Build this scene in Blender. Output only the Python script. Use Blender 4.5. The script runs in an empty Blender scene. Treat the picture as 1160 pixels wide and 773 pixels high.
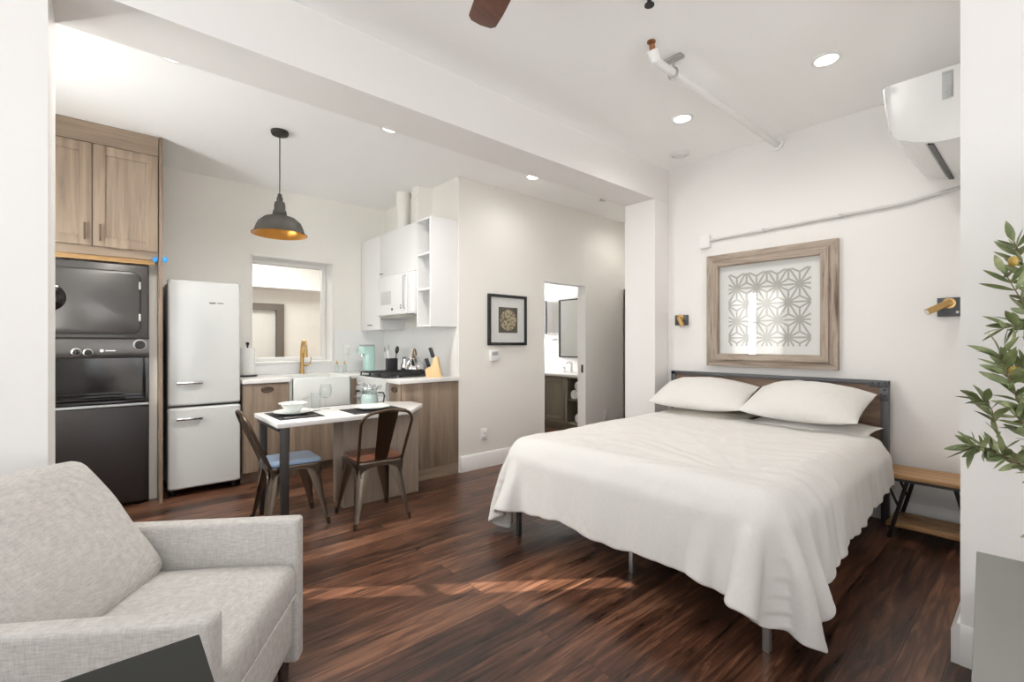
import bpy, bmesh, math, random
import numpy as np
from mathutils import Vector, Matrix, noise
PI = math.pi
random.seed(7)
scene = bpy.context.scene
COL = scene.collection

# ------------------------------------------------------------------ camera
cam_d = bpy.data.cameras.new('camera')
cam = bpy.data.objects.new('camera', cam_d); COL.objects.link(cam)
cam.location = (0, 0, 1.27)
cam.rotation_euler = (PI/2, 0, math.radians(-41))
cam_d.sensor_width = 36; cam_d.lens = 36*530/1160; cam_d.shift_y = 2.5/1160
cam_d.clip_start = 0.02
scene.camera = cam

# ------------------------------------------------------------------ world, exposure, daylight and added fill
W = bpy.data.worlds.new('World'); scene.world = W; W.use_nodes = True
W.node_tree.nodes['Background'].inputs[0].default_value = (0.95, 0.97, 1, 1)
W.node_tree.nodes['Background'].inputs[1].default_value = 2.0
vs = scene.view_settings
vs.view_transform = 'Standard'; vs.look = 'None'; vs.gamma = 1; vs.use_curve_mapping = False
vs.exposure = 0.18
scene.cycles.max_bounces = 14; scene.cycles.diffuse_bounces = 8; scene.cycles.glossy_bounces = 5
scene.cycles.transmission_bounces = 8; scene.cycles.transparent_max_bounces = 16
scene.cycles.caustics_reflective = False; scene.cycles.caustics_refractive = False
scene.cycles.sample_clamp_indirect = 6
scene.cycles.use_denoising = True

def area(name, loc, direction, sx, sy, power, color=(1, 1, 1)):
    d = bpy.data.lights.new(name, 'AREA'); d.shape = 'RECTANGLE'
    d.size = sx; d.size_y = sy; d.energy = power; d.color = color
    o = bpy.data.objects.new(name, d); COL.objects.link(o); o.location = loc
    o.rotation_euler = Vector(direction).to_track_quat('-Z', 'Y').to_euler()
    return o
# area lights just outside panes: daylight at the kitchen window, added fill elsewhere
area('added_fill_rear', (0.2, -2.42, 1.45), (0, 1, 1.4), 3.2, 2.0, 50, (.98, .99, 1))  # added fill, tilted up to brighten the ceiling
area('added_fill_left', (-1.99, 0.4, 1.5), (1, 0, 1.4), 2.6, 2.0, 32, (.98, .99, 1))  # added side fill, also aimed towards the ceiling
area('daylight_kitchen_window', (-1.2, 3.7, 1.6), (1, -.02, -.1), 0.95, 1.3, 195, (.98, .99, 1))
area('added_fill_bathroom', (5.1, 6.15, 1.7), (0, -1, 0), 0.8, 1.0, 60, (1, 1, 1))  # added to lift the dark bathroom

sd_ = bpy.data.lights.new('sun', 'SUN'); sd_.energy = 14; sd_.angle = .006; sd_.color = (1, .93, .84)
sun = bpy.data.objects.new('sun', sd_); COL.objects.link(sun); sun.location = (-4, 6, 4)
sun.rotation_euler = Vector((.80, -.60, -.58)).to_track_quat('-Z', 'Y').to_euler()

# ------------------------------------------------------------------ materials
def mat(name, color=(.8, .8, .8), rough=.5, metal=0., spec=.5, coat=0., emit=None, estr=0.):
    m = bpy.data.materials.new(name); m.use_nodes = True
    b = m.node_tree.nodes['Principled BSDF']
    b.inputs['Base Color'].default_value = (*color, 1)
    b.inputs['Roughness'].default_value = rough
    b.inputs['Metallic'].default_value = metal
    b.inputs['Specular IOR Level'].default_value = spec
    b.inputs['Coat Weight'].default_value = coat
    if emit:
        b.inputs['Emission Color'].default_value = (*emit, 1)
        b.inputs['Emission Strength'].default_value = estr
    return m
def nodes(m):
    nt = m.node_tree
    return nt, nt.nodes['Principled BSDF'], nt.nodes.new, nt.links.new
def ramp(new, stops):
    r = new('ShaderNodeValToRGB'); e = r.color_ramp.elements
    while len(e) < len(stops): e.new(.5)
    for i, (p, c) in enumerate(stops):
        e[i].position = p; e[i].color = (*c, 1)
    return r
def coords(new, link, scale, rot=(0, 0, 0)):
    tc = new('ShaderNodeTexCoord'); mp = new('ShaderNodeMapping')
    mp.inputs['Scale'].default_value = scale; mp.inputs['Rotation'].default_value = rot
    link(tc.outputs['Object'], mp.inputs['Vector'])
    return mp
def paint(name, color, rough=.6, bump=.04):
    m = mat(name, color, rough, spec=.3); nt, b, new, link = nodes(m)
    mp = coords(new, link, (60, 60, 60)); n = new('ShaderNodeTexNoise'); n.inputs['Scale'].default_value = 2
    link(mp.outputs[0], n.inputs['Vector'])
    bp = new('ShaderNodeBump'); bp.inputs['Strength'].default_value = bump; bp.inputs['Distance'].default_value = .003
    link(n.outputs['Fac'], bp.inputs['Height']); link(bp.outputs[0], b.inputs['Normal'])
    return m
def wood(name, stops, scale=(1, 1, 1), rough=.5, bump=.15, streak=9., knots=0.):
    """grain runs along the axis whose scale is small"""
    m = mat(name, rough=rough); nt, b, new, link = nodes(m)
    mp = coords(new, link, scale)
    n = new('ShaderNodeTexNoise'); n.inputs['Scale'].default_value = streak
    n.inputs['Detail'].default_value = 8; n.inputs['Roughness'].default_value = .65; n.inputs['Distortion'].default_value = .4
    link(mp.outputs[0], n.inputs['Vector'])
    r = ramp(new, stops); link(n.outputs['Fac'], r.inputs[0])
    link(r.outputs[0], b.inputs['Base Color'])
    bp = new('ShaderNodeBump'); bp.inputs['Strength'].default_value = bump; bp.inputs['Distance'].default_value = .004
    link(n.outputs['Fac'], bp.inputs['Height']); link(bp.outputs[0], b.inputs['Normal'])
    return m
def fabric(name, c1, c2, scale=420, rough=.9, bump=.3, mott=.35):
    m = mat(name, c1, rough, spec=.15); nt, b, new, link = nodes(m)
    out = []
    for s in ((scale, scale*.12, scale*.12), (scale*.12, scale, scale), (scale*.12, scale*.12, scale)):
        mp = coords(new, link, s); n = new('ShaderNodeTexNoise'); n.inputs['Scale'].default_value = 1
        n.inputs['Detail'].default_value = 2; link(mp.outputs[0], n.inputs['Vector']); out.append(n)
    a = new('ShaderNodeMath'); a.operation = 'ADD'; link(out[0].outputs['Fac'], a.inputs[0]); link(out[1].outputs['Fac'], a.inputs[1])
    a2 = new('ShaderNodeMath'); a2.operation = 'ADD'; link(a.outputs[0], a2.inputs[0]); link(out[2].outputs['Fac'], a2.inputs[1])
    mr = new('ShaderNodeMapRange'); mr.inputs[1].default_value = 1.5-mott; mr.inputs[2].default_value = 1.5+mott
    link(a2.outputs[0], mr.inputs[0])
    r = ramp(new, [(0, c2), (1, c1)]); link(mr.outputs[0], r.inputs[0]); link(r.outputs[0], b.inputs['Base Color'])
    bp = new('ShaderNodeBump'); bp.inputs['Strength'].default_value = bump; bp.inputs['Distance'].default_value = .002
    link(mr.outputs[0], bp.inputs['Height']); link(bp.outputs[0], b.inputs['Normal'])
    return m
def pane_mat(name, tint=(1, 1, 1), refl=1.0, rough=0.0, ior=1.45):
    m = bpy.data.materials.new(name); m.use_nodes = True; nt = m.node_tree; nt.nodes.clear()
    new, link = nt.nodes.new, nt.links.new
    o = new('ShaderNodeOutputMaterial'); t = new('ShaderNodeBsdfTransparent'); t.inputs[0].default_value = (*tint, 1)
    g = new('ShaderNodeBsdfGlossy'); g.inputs['Roughness'].default_value = rough
    ge = new('ShaderNodeNewGeometry'); dt = new('ShaderNodeVectorMath'); dt.operation = 'DOT_PRODUCT'
    link(ge.outputs['Normal'], dt.inputs[0]); link(ge.outputs['Incoming'], dt.inputs[1])
    ab = new('ShaderNodeMath'); ab.operation = 'ABSOLUTE'; link(dt.outputs['Value'], ab.inputs[0])
    iv = new('ShaderNodeMath'); iv.operation = 'SUBTRACT'; iv.inputs[0].default_value = 1; link(ab.outputs[0], iv.inputs[1])
    pw = new('ShaderNodeMath'); pw.operation = 'POWER'; pw.inputs[1].default_value = 5; link(iv.outputs[0], pw.inputs[0])
    f0 = ((ior-1)/(ior+1))**2
    mu = new('ShaderNodeMath'); mu.operation = 'MULTIPLY_ADD'; mu.inputs[1].default_value = (1-f0)*refl; mu.inputs[2].default_value = f0*refl; link(pw.outputs[0], mu.inputs[0])
    mx = new('ShaderNodeMixShader'); link(mu.outputs[0], mx.inputs[0]); link(t.outputs[0], mx.inputs[1]); link(g.outputs[0], mx.inputs[2])
    link(mx.outputs[0], o.inputs[0])
    return m

M = {}
M['wall'] = paint('wall_paint', (.82, .805, .785))
M['kwall'] = paint('warm_wall_paint', (.84, .82, .775))
M['ceil'] = paint('ceiling_paint', (.95, .947, .943), .7)
M['white'] = mat('white_trim', (.83, .825, .81), .4)
M['gloss'] = mat('white_enamel', (.60, .61, .60), .25, coat=.3)
M['acwhite'] = mat('glossy_white_plastic', (.84, .84, .835), .3)
M['lacquer'] = mat('white_lacquer', (.82, .82, .815), .3)
M['plastic'] = mat('white_plastic', (.83, .83, .825), .35)
M['greyplastic'] = mat('grey_plastic', (.42, .43, .44), .4)
M['black'] = mat('black_plastic', (.015, .015, .016), .4)
M['iron'] = mat('dark_iron', (.055, .052, .05), .45, .6)
M['slate'] = mat('slate_metal', (.10, .10, .105), .45, .5)
M['graph'] = mat('graphite_steel', (.125, .12, .117), .3, .85)
M['graphlow'] = mat('dark_graphite_enamel', (.026, .021, .020), .38, .2)
M['darkopen'] = mat('black_glass', (.008, .006, .006), .1)
M['steel'] = mat('brushed_steel', (.55, .54, .52), .28, 1.)
M['chrome'] = mat('chrome', (.75, .75, .76), .1, 1.)
M['galv'] = mat('galvanised_metal', (.5, .5, .49), .4, .9)
M['gun'] = mat('gunmetal', (.20, .165, .13), .33, .95)
M['gundark'] = mat('bronze_metal', (.11, .075, .05), .38, .85)
M['brass'] = mat('brass', (.62, .40, .16), .28, 1.)
M['copper'] = mat('copper', (.36, .16, .075), .4, .9)
M['gold'] = mat('gilded_inside', (.75, .36, .08), .35, .8)
M['shade'] = mat('dark_bronze_shade', (.04, .037, .031), .6, .1, spec=.25)
M['quartz'] = mat('white_quartz', (.74, .725, .705), .25)
M['ceramic'] = mat('white_ceramic', (.76, .78, .755), .2)
M['mint'] = mat('mint_plastic', (.52, .74, .69), .3)
M['blue'] = mat('blue_plastic', (.02, .25, .62), .4)
M['glareseat'] = mat('seat_painted_glare', (.27, .38, .55), .35)  # window glare on the seat, painted into its base colour
M['charcoal'] = mat('charcoal_laminate', (.018, .0195, .0175), .6, spec=.2)
M['taupe'] = mat('grey_laminate', (.21, .21, .195), .45)
M['placemat'] = fabric('placemat_weave', (.07, .065, .065), (.02, .02, .02), 300)
M['mirror'] = mat('mirror_glass', (.85, .88, .88), .03, 1.)
M['glass'] = pane_mat('clear_glass', (.985, .99, .99))
M['ware'] = pane_mat('glassware', (.965, .975, .975), 1.0, .02, 1.5)
M['pitcherglass'] = pane_mat('frosted_glass', (.90, .94, .93), 1.3, .08, 1.5)
M['lamp'] = mat('lit_lens', (1, 1, 1), .5, emit=(1, .97, .92), estr=9)
M['bulb'] = mat('bulb', (1, .9, .7), .3)
M['cab'] = wood('taupe_oak', [(.25, (.13, .092, .064)), (.45, (.23, .168, .12)), (.62, (.31, .235, .172)), (.8, (.20, .148, .105))], (1, 1, .06), .5, .12, 14)
M['cabh'] = wood('taupe_oak_level_grain', [(.25, (.13, .092, .064)), (.45, (.23, .168, .12)), (.62, (.31, .235, .172)), (.8, (.20, .148, .105))], (.06, 1, 1), .5, .12, 14)
M['pen'] = wood('pale_oak_panel', [(.25, (.20, .155, .12)), (.5, (.33, .265, .21)), (.8, (.25, .195, .15))], (1, 1, .06), .5, .12, 14)
M['cabedge'] = mat('edge_banding', (.18, .13, .09), .5)
M['pull'] = mat('bronze_pull', (.12, .08, .06), .4, .6)
M['barn'] = wood('weathered_barn_wood', [(.30, (.11, .08, .06)), (.42, (.30, .235, .185)), (.56, (.44, .365, .30)), (.70, (.17, .13, .10))], (1, .08, 1), .75, .4, 22)
M['barnv'] = wood('weathered_barn_wood_upright', [(.30, (.11, .08, .06)), (.42, (.30, .235, .185)), (.56, (.44, .365, .30)), (.70, (.17, .13, .10))], (1, 1, .08), .75, .4, 22)
M['head'] = wood('headboard_wood', [(.2, (.06, .036, .024)), (.45, (.165, .105, .072)), (.65, (.23, .155, .11)), (.85, (.11, .07, .048))], (1, .1, 1), .6, .25, 14)
M['acacia'] = wood('acacia_planks', [(.25, (.20, .095, .035)), (.45, (.40, .22, .095)), (.65, (.50, .30, .15)), (.8, (.27, .135, .055))], (1, .07, 1), .45, .15, 14)
M['seatwood'] = wood('red_brown_seat', [(.25, (.05, .018, .010)), (.6, (.17, .065, .035)), (.8, (.09, .03, .018))], (1, .1, 1), .3, .1, 10)
M['blade'] = wood('walnut_blade', [(.25, (.06, .022, .014)), (.6, (.17, .07, .045)), (.8, (.10, .04, .025))], (.1, 1, 1), .45, .1, 12)
M['vanity'] = wood('olive_grey_oak', [(.25, (.10, .085, .06)), (.5, (.20, .175, .13)), (.8, (.14, .12, .09))], (1, 1, .08), .55, .1, 12)
M['blockwood'] = wood('beech', [(.3, (.62, .42, .20)), (.7, (.75, .55, .30))], (1, 1, .1), .5, .05, 10)
M['doorwood'] = mat('dark_door', (.05, .035, .028), .5)
M['rawply'] = wood('raw_plywood', [(.3, (.38, .22, .09)), (.7, (.50, .31, .14))], (.1, 1, 1), .7, .05, 10)
M['linen'] = fabric('grey_linen', (.64, .62, .59), (.42, .405, .385), 330, .92, .3, .5)
M['bedding'] = fabric('ivory_cotton', (.715, .70, .678), (.66, .645, .622), 500, .85, .08, .5)
def creases(m, sc, dist):
    nt, b, new, link = nodes(m)
    old = b.inputs['Normal'].links[0].from_node
    mp = coords(new, link, sc); n = new('ShaderNodeTexNoise'); n.inputs['Scale'].default_value = 1; n.inputs['Detail'].default_value = 4; n.inputs['Distortion'].default_value = 1.2
    link(mp.outputs[0], n.inputs['Vector'])
    a = new('ShaderNodeMath'); a.operation = 'SUBTRACT'; a.inputs[1].default_value = .5; link(n.outputs['Fac'], a.inputs[0])
    c = new('ShaderNodeMath'); c.operation = 'ABSOLUTE'; link(a.outputs[0], c.inputs[0])
    d = new('ShaderNodeMapRange'); d.inputs[1].default_value = 0; d.inputs[2].default_value = .12; link(c.outputs[0], d.inputs[0])
    bp = new('ShaderNodeBump'); bp.inputs['Strength'].default_value = .5; bp.inputs['Distance'].default_value = dist
    link(d.outputs[0], bp.inputs['Height']); link(old.outputs[0], bp.inputs['Normal']); link(bp.outputs[0], b.inputs['Normal'])
M['pillow'] = fabric('pillow_cotton', (.73, .715, .69), (.67, .655, .63), 500, .85, .08, .5)
creases(M['pillow'], (4, 3.5, 4), .002)
M['sheet'] = fabric('sage_beige_sheet', (.66, .63, .55), (.58, .55, .48), 500, .85, .08, .5)
M['curtain'] = fabric('sheer_curtain', (.86, .86, .84), (.80, .80, .78), 300, .9, .1, .5)
_nt = M['curtain'].node_tree; _b = _nt.nodes['Principled BSDF']; _o = _nt.nodes['Material Output']
_t = _nt.nodes.new('ShaderNodeBsdfTranslucent'); _t.inputs[0].default_value = (.92, .92, .90, 1)
_tr = _nt.nodes.new('ShaderNodeBsdfTransparent'); _m1 = _nt.nodes.new('ShaderNodeMixShader'); _m1.inputs[0].default_value = .6
_m2 = _nt.nodes.new('ShaderNodeMixShader'); _m2.inputs[0].default_value = .18
_nt.links.new(_b.outputs[0], _m1.inputs[1]); _nt.links.new(_t.outputs[0], _m1.inputs[2])
_nt.links.new(_m1.outputs[0], _m2.inputs[1]); _nt.links.new(_tr.outputs[0], _m2.inputs[2]); _nt.links.new(_m2.outputs[0], _o.inputs[0])
M['towel'] = fabric('white_terry', (.84, .83, .81), (.72, .71, .70), 300, .95, .5)
M['paper'] = mat('paper', (.84, .83, .81), .8)
M['patternink'] = mat('grey_cut_paper', (.47, .445, .41), .8)
M['leaf'] = mat('olive_leaf', (.115, .155, .055), .45)
nt, b, new, link = nodes(M['leaf'])
mp = coords(new, link, (9, 9, 9)); n_ = new('ShaderNodeTexNoise'); n_.inputs['Scale'].default_value = 2
link(mp.outputs[0], n_.inputs['Vector'])
r_ = ramp(new, [(.3, (.10, .13, .05)), (.5, (.18, .22, .09)), (.68, (.32, .35, .18))]); link(n_.outputs['Fac'], r_.inputs[0]); link(r_.outputs[0], b.inputs['Base Color'])
M['twig'] = mat('olive_twig', (.20, .15, .085), .8)
M['olive'] = mat('olive_fruit', (.42, .28, .05), .35)
M['pot'] = mat('grey_pot', (.30, .29, .28), .8)
M['soil'] = mat('soil', (.04, .028, .02), .95)

# medallion print: mottled cream and brown
m = mat('medallion_print', rough=.8); nt, b, new, link = nodes(m)
mp = coords(new, link, (38, 38, 38)); v = new('ShaderNodeTexVoronoi'); v.inputs['Scale'].default_value = 1.2; link(mp.outputs[0], v.inputs['Vector'])
r = ramp(new, [(.1, (.62, .55, .38)), (.45, (.45, .37, .22)), (.7, (.16, .12, .07))]); link(v.outputs['Distance'], r.inputs[0]); link(r.outputs[0], b.inputs['Base Color'])
M['medal'] = m
M['medalbg'] = mat('umber_print', (.085, .07, .045), .8)

# floor: dark red-brown boards running along X
m = mat('dark_wood_floor', rough=.3, spec=.38); nt, b, new, link = nodes(m)
tc = new('ShaderNodeTexCoord')
br = new('ShaderNodeTexBrick'); br.offset = .37; br.inputs['Scale'].default_value = 1
br.inputs['Brick Width'].default_value = 2.3; br.inputs['Row Height'].default_value = .135
br.inputs['Mortar Size'].default_value = .0016; br.inputs['Mortar Smooth'].default_value = .3
br.inputs['Color1'].default_value = (0, 0, 0, 1); br.inputs['Color2'].default_value = (1, 1, 1, 1); br.inputs['Mortar'].default_value = (.5, .5, .5, 1)
link(tc.outputs['Object'], br.inputs['Vector'])
# per-board offset for the grain
sep = new('ShaderNodeSeparateXYZ'); link(tc.outputs['Object'], sep.inputs[0])
sc_ = new('ShaderNodeVectorMath'); sc_.operation = 'MULTIPLY_ADD'
sc_.inputs[1].default_value = (1.1, 13, 1)
cb = new('ShaderNodeCombineXYZ'); mu = new('ShaderNodeMath'); mu.operation = 'MULTIPLY'; mu.inputs[1].default_value = 31.
link(br.outputs['Color'], mu.inputs[0]); link(mu.outputs[0], cb.inputs['X']); link(mu.outputs[0], cb.inputs['Z'])
link(tc.outputs['Object'], sc_.inputs[0]); link(cb.outputs[0], sc_.inputs[2])
gr = new('ShaderNodeTexNoise'); gr.inputs['Scale'].default_value = 2.2; gr.inputs['Detail'].default_value = 9; gr.inputs['Roughness'].default_value = .62; gr.inputs['Distortion'].default_value = .9
link(sc_.outputs[0], gr.inputs['Vector'])
wv = new('ShaderNodeTexNoise'); wv.inputs['Scale'].default_value = 1.1; wv.inputs['Detail'].default_value = 3
link(tc.outputs['Object'], wv.inputs['Vector'])
mixf = new('ShaderNodeMath'); mixf.operation = 'MULTIPLY_ADD'; mixf.inputs[1].default_value = .22; link(br.outputs['Color'], mixf.inputs[0]); link(gr.outputs['Fac'], mixf.inputs[2])
mix2 = new('ShaderNodeMath'); mix2.operation = 'MULTIPLY_ADD'; mix2.inputs[1].default_value = .42; link(wv.outputs['Fac'], mix2.inputs[0]); link(mixf.outputs[0], mix2.inputs[2])
r = ramp(new, [(.47, (.010, .006, .0047)), (.66, (.030, .0145, .0095)), (.84, (.095, .041, .024)), (1.02, (.22, .105, .06))])
link(mix2.outputs[0], r.inputs[0])
mm = new('ShaderNodeMixRGB'); mm.inputs[2].default_value = (.008, .004, .003, 1); link(br.outputs['Fac'], mm.inputs[0]); link(r.outputs[0], mm.inputs[1]); link(mm.outputs[0], b.inputs['Base Color'])
rr = new('ShaderNodeMapRange'); rr.inputs[3].default_value = .2; rr.inputs[4].default_value = .42; link(gr.outputs['Fac'], rr.inputs[0]); link(rr.outputs[0], b.inputs['Roughness'])
bp = new('ShaderNodeBump'); bp.inputs['Strength'].default_value = .12; bp.inputs['Distance'].default_value = .004; link(gr.outputs['Fac'], bp.inputs['Height']); link(bp.outputs[0], b.inputs['Normal'])
M['floor'] = m

# ------------------------------------------------------------------ building helpers
ORG = {}
class MB:
    def __init__(s): s.bm = bmesh.new()
    def _add(s, bm, mtx=None):
        if mtx is not None: bmesh.ops.transform(bm, matrix=mtx, verts=bm.verts)
        t = bpy.data.meshes.new('t'); bm.to_mesh(t); bm.free(); s.bm.from_mesh(t); bpy.data.meshes.remove(t)
        return s
    def box(s, x0, x1, y0, y1, z0, z1, bev=0., seg=2, mtx=None):
        bm = bmesh.new(); bmesh.ops.create_cube(bm, size=1)
        bmesh.ops.transform(bm, matrix=Matrix.Translation(((x0+x1)/2, (y0+y1)/2, (z0+z1)/2)) @ Matrix.Diagonal((x1-x0, y1-y0, z1-z0, 1)), verts=bm.verts)
        if bev: bmesh.ops.bevel(bm, geom=bm.edges[:], offset=bev, segments=seg, affect='EDGES', profile=.5)
        return s._add(bm, mtx)
    def cyl(s, p0, p1, r0, r1=None, n=20, caps=True):
        p0, p1 = Vector(p0), Vector(p1); d = p1-p0
        bm = bmesh.new(); bmesh.ops.create_cone(bm, cap_ends=caps, segments=n, radius1=r0, radius2=r0 if r1 is None else r1, depth=d.length)
        return s._add(bm, Matrix.Translation((p0+p1)/2) @ d.to_track_quat('Z', 'Y').to_matrix().to_4x4())
    def sphere(s, c, r, sc=(1, 1, 1), n=16):
        bm = bmesh.new(); bmesh.ops.create_uvsphere(bm, u_segments=n, v_segments=max(6, n//2), radius=r)
        return s._add(bm, Matrix.Translation(c) @ Matrix.Diagonal((*sc, 1)))
    def lathe(s, prof, c=(0, 0, 0), n=28, mtx=None):
        bm = bmesh.new(); rings = []
        for r, z in prof:
            if r < 1e-6: rings.append([bm.verts.new((0, 0, z))])
            else: rings.append([bm.verts.new((r*math.cos(2*PI*i/n), r*math.sin(2*PI*i/n), z)) for i in range(n)])
        for a, b in zip(rings, rings[1:]):
            for i in range(n):
                j = (i+1) % n
                vs = [a[i % len(a)], a[j % len(a)], b[j % len(b)], b[i % len(b)]]
                u = []
                for q in vs:
                    if q not in u: u.append(q)
                if len(u) > 2:
                    try: bm.faces.new(u)
                    except ValueError: pass
        bmesh.ops.recalc_face_normals(bm, faces=bm.faces)
        return s._add(bm, Matrix.Translation(c) if mtx is None else mtx)
    def tube(s, pts, r, n=10, closed=False):
        pts = [Vector(p) for p in pts]; m = len(pts); bm = bmesh.new(); rings = []
        up = None
        for i, p in enumerate(pts):
            if closed: t = pts[(i+1) % m]-pts[i-1]
            else: t = pts[min(i+1, m-1)]-pts[max(i-1, 0)]
            t.normalize()
            if up is None:
                up = Vector((0, 0, 1)) if abs(t.z) < .9 else Vector((1, 0, 0))
            a = (up - t*up.dot(t)).normalized(); bq = t.cross(a); up = a
            rad = r[i] if isinstance(r, (list, tuple)) else r
            rings.append([bm.verts.new(p + (a*math.cos(2*PI*k/n)+bq*math.sin(2*PI*k/n))*rad) for k in range(n)])
        for i in range(m if closed else m-1):
            A, B = rings[i], rings[(i+1) % m]
            for k in range(n): bm.faces.new((A[k], A[(k+1) % n], B[(k+1) % n], B[k]))
        if not closed: bm.faces.new(rings[0][::-1]); bm.faces.new(rings[-1])
        bmesh.ops.recalc_face_normals(bm, faces=bm.faces)
        return s._add(bm)
    def prism(s, poly, a0, a1, axis='z', bev=0., mtx=None, seg=2):
        """poly extruded along an axis; poly holds the two other coordinates in x,y,z order"""
        def P(u, v, a): return {'z': (u, v, a), 'y': (u, a, v), 'x': (a, u, v)}[axis]
        bm = bmesh.new(); A = [bm.verts.new(P(u, v, a0)) for u, v in poly]; B = [bm.verts.new(P(u, v, a1)) for u, v in poly]
        n = len(poly); bm.faces.new(A); bm.faces.new(B[::-1])
        for i in range(n): bm.faces.new((A[i], B[i], B[(i+1) % n], A[(i+1) % n]))
        bmesh.ops.recalc_face_normals(bm, faces=bm.faces)
        if bev: bmesh.ops.bevel(bm, geom=bm.edges[:], offset=bev, segments=seg, affect='EDGES', profile=.5)
        return s._add(bm, mtx)
    def grid(s, P):
        """P: array (n,m,3) of points"""
        bm = bmesh.new(); V = [[bm.verts.new(tuple(map(float, q))) for q in row] for row in P]
        for i in range(len(V)-1):
            for j in range(len(V[0])-1): bm.faces.new((V[i][j], V[i+1][j], V[i+1][j+1], V[i][j+1]))
        return s._add(bm)
    def build(s, name, material, parent=None, smooth=40, mtx=None):
        if mtx is not None: bmesh.ops.transform(s.bm, matrix=mtx, verts=s.bm.verts)
        off = ORG.get(parent.name) if parent else None
        if off is not None: bmesh.ops.translate(s.bm, vec=-off, verts=s.bm.verts)
        me = bpy.data.meshes.new(name); s.bm.to_mesh(me); s.bm.free()
        if smooth:
            for p in me.polygons: p.use_smooth = True
            me.set_sharp_from_angle(angle=math.radians(smooth))
        me.materials.append(M[material] if isinstance(material, str) else material)
        o = bpy.data.objects.new(name, me); COL.objects.link(o)
        if parent:
            o.parent = parent
            if off is not None: ORG[o.name] = off
        return o
def tag(o, label, cat, group=None, kind=None):
    o['label'] = label; o['category'] = cat
    if group: o['group'] = group
    if kind: o['kind'] = kind
    return o
def thing(name, label, cat, loc=(0, 0, 0), rz=0., group=None, world=True):
    """an Empty at the thing's base; with world=True its parts are given in room coordinates"""
    o = bpy.data.objects.new(name, None); COL.objects.link(o); o.location = loc; o.rotation_euler = (0, 0, rz)
    o.empty_display_size = .1
    tag(o, label, cat, group)
    if world: ORG[o.name] = Vector(loc)
    return o
def struct(name, mb, m, smooth=40, parent=None):
    o = mb.build(name, m, parent, smooth)
    if parent is None: o['kind'] = 'structure'
    return o
def rebase(o, c):
    """put a one-mesh thing's origin at its base point"""
    c = Vector(c); o.data.transform(Matrix.Translation(-c)); o.location = c; return o
def copy_tree(o, loc, rz, label=None):
    r = o.copy(); COL.objects.link(r); r.location = loc; r.rotation_euler = (0, 0, rz)
    if label: r['label'] = label
    for ch in list(o.children):
        c = ch.copy(); COL.objects.link(c); c.parent = r
        for g in list(ch.children):
            d = g.copy(); COL.objects.link(d); d.parent = c
    return r

# ------------------------------------------------------------------ room shell
ZM, ZK = 3.0, 2.905
XH, YB0, YB1, YK = 4.25, 2.507, 2.85, 5.40
struct('floor', MB().box(-1.95, 5.9, -2.35, 8.6, -.1, 0), 'floor')
struct('ceiling', MB().box(-1.95, 4.4, -2.35, YB0, ZM, ZM+.1), 'ceil')
struct('ceiling_kitchen', MB().box(-1.15, 5.7, YB1, 5.7, ZK, ZK+.1).box(2.73, 5.7, 5.7, 6.1, ZK, ZK+.1), 'ceil')
struct('beam', MB().box(-1.95, 4.25, YB0, YB1, 2.67, 3.1), 'wall')
struct('wall_pier_left', MB().box(-1.95, -.165, YB0, YB1, 0, 2.67), 'wall')
struct('wall_pier_right', MB().box(4.01, 5.6, YB0+.001, YB1, 0, 2.669).box(4.25, 5.6, YB0+.001, YB1, 2.669, 3.0), 'wall')
struct('wall_headboard', MB().box(XH, XH+.15, .0, YB0, 0, ZM), 'wall')
struct('wall_hall', MB().box(2.61, 3.785, 3.80, 3.92, 0, ZK).box(4.53, 5.6, 3.80, 3.92, 0, ZK).box(3.785, 4.53, 3.80, 3.92, 1.992, ZK), 'kwall')
struct('wall_hall_end', MB().box(5.335, 5.6, YB1, 3.80, 0, ZK), 'kwall')
struct('wall_kitchen_right', MB().box(2.61, 2.73, 3.92, 6.0, 0, ZK), 'kwall')
WX0, WX1, WZ0, WZ1 = 1.13, 1.975, 1.05, 2.19
struct('wall_kitchen_back', MB().box(-1.15, WX0, YK, YK+.3, 0, ZK).box(WX1, 2.61, YK, YK+.3, 0, ZK).box(WX0, WX1, YK, YK+.3, 0, WZ0).box(WX0, WX1, YK, YK+.3, WZ1, ZK), 'kwall')
def wall_open(name, axis, a0, a1, t0, t1, zt, holes, m):
    """a wall along an axis with window openings (lo, hi, z0, z1)"""
    mb = MB()
    def bx(u0, u1, z0, z1):
        if u1-u0 > .001:
            if axis == 'x': mb.box(u0, u1, t0, t1, z0, z1)
            else: mb.box(t0, t1, u0, u1, z0, z1)
    u = a0
    for lo, hi, z0, z1 in holes:
        bx(u, lo, 0, zt); bx(lo, hi, 0, z0); bx(lo, hi, z1, zt); u = hi
    bx(u, a1, 0, zt)
    return struct(name, mb, m)
wall_open('wall_rear', 'x', -1.95, 2.56, -2.35, -2.2, ZM, [(-1.45, .0, .55, 2.5), (.4, 1.85, .55, 2.5)], 'wall')
wall_open('wall_left', 'y', -2.2, YB0, -1.95, -1.8, ZM, [(-.9, 1.7, .6, 2.55)], 'wall')
wall_open('wall_kitchen_left', 'y', YB1, YK, -1.15, -1.0, ZK, [(3.22, 4.18, 1.0, 2.35)], 'kwall')
struct('wall_right', MB().box(2.56, 4.25, .06, .234, 0, ZM).box(2.56, 2.70, -2.35, .06, 0, ZM), 'wall')
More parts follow.
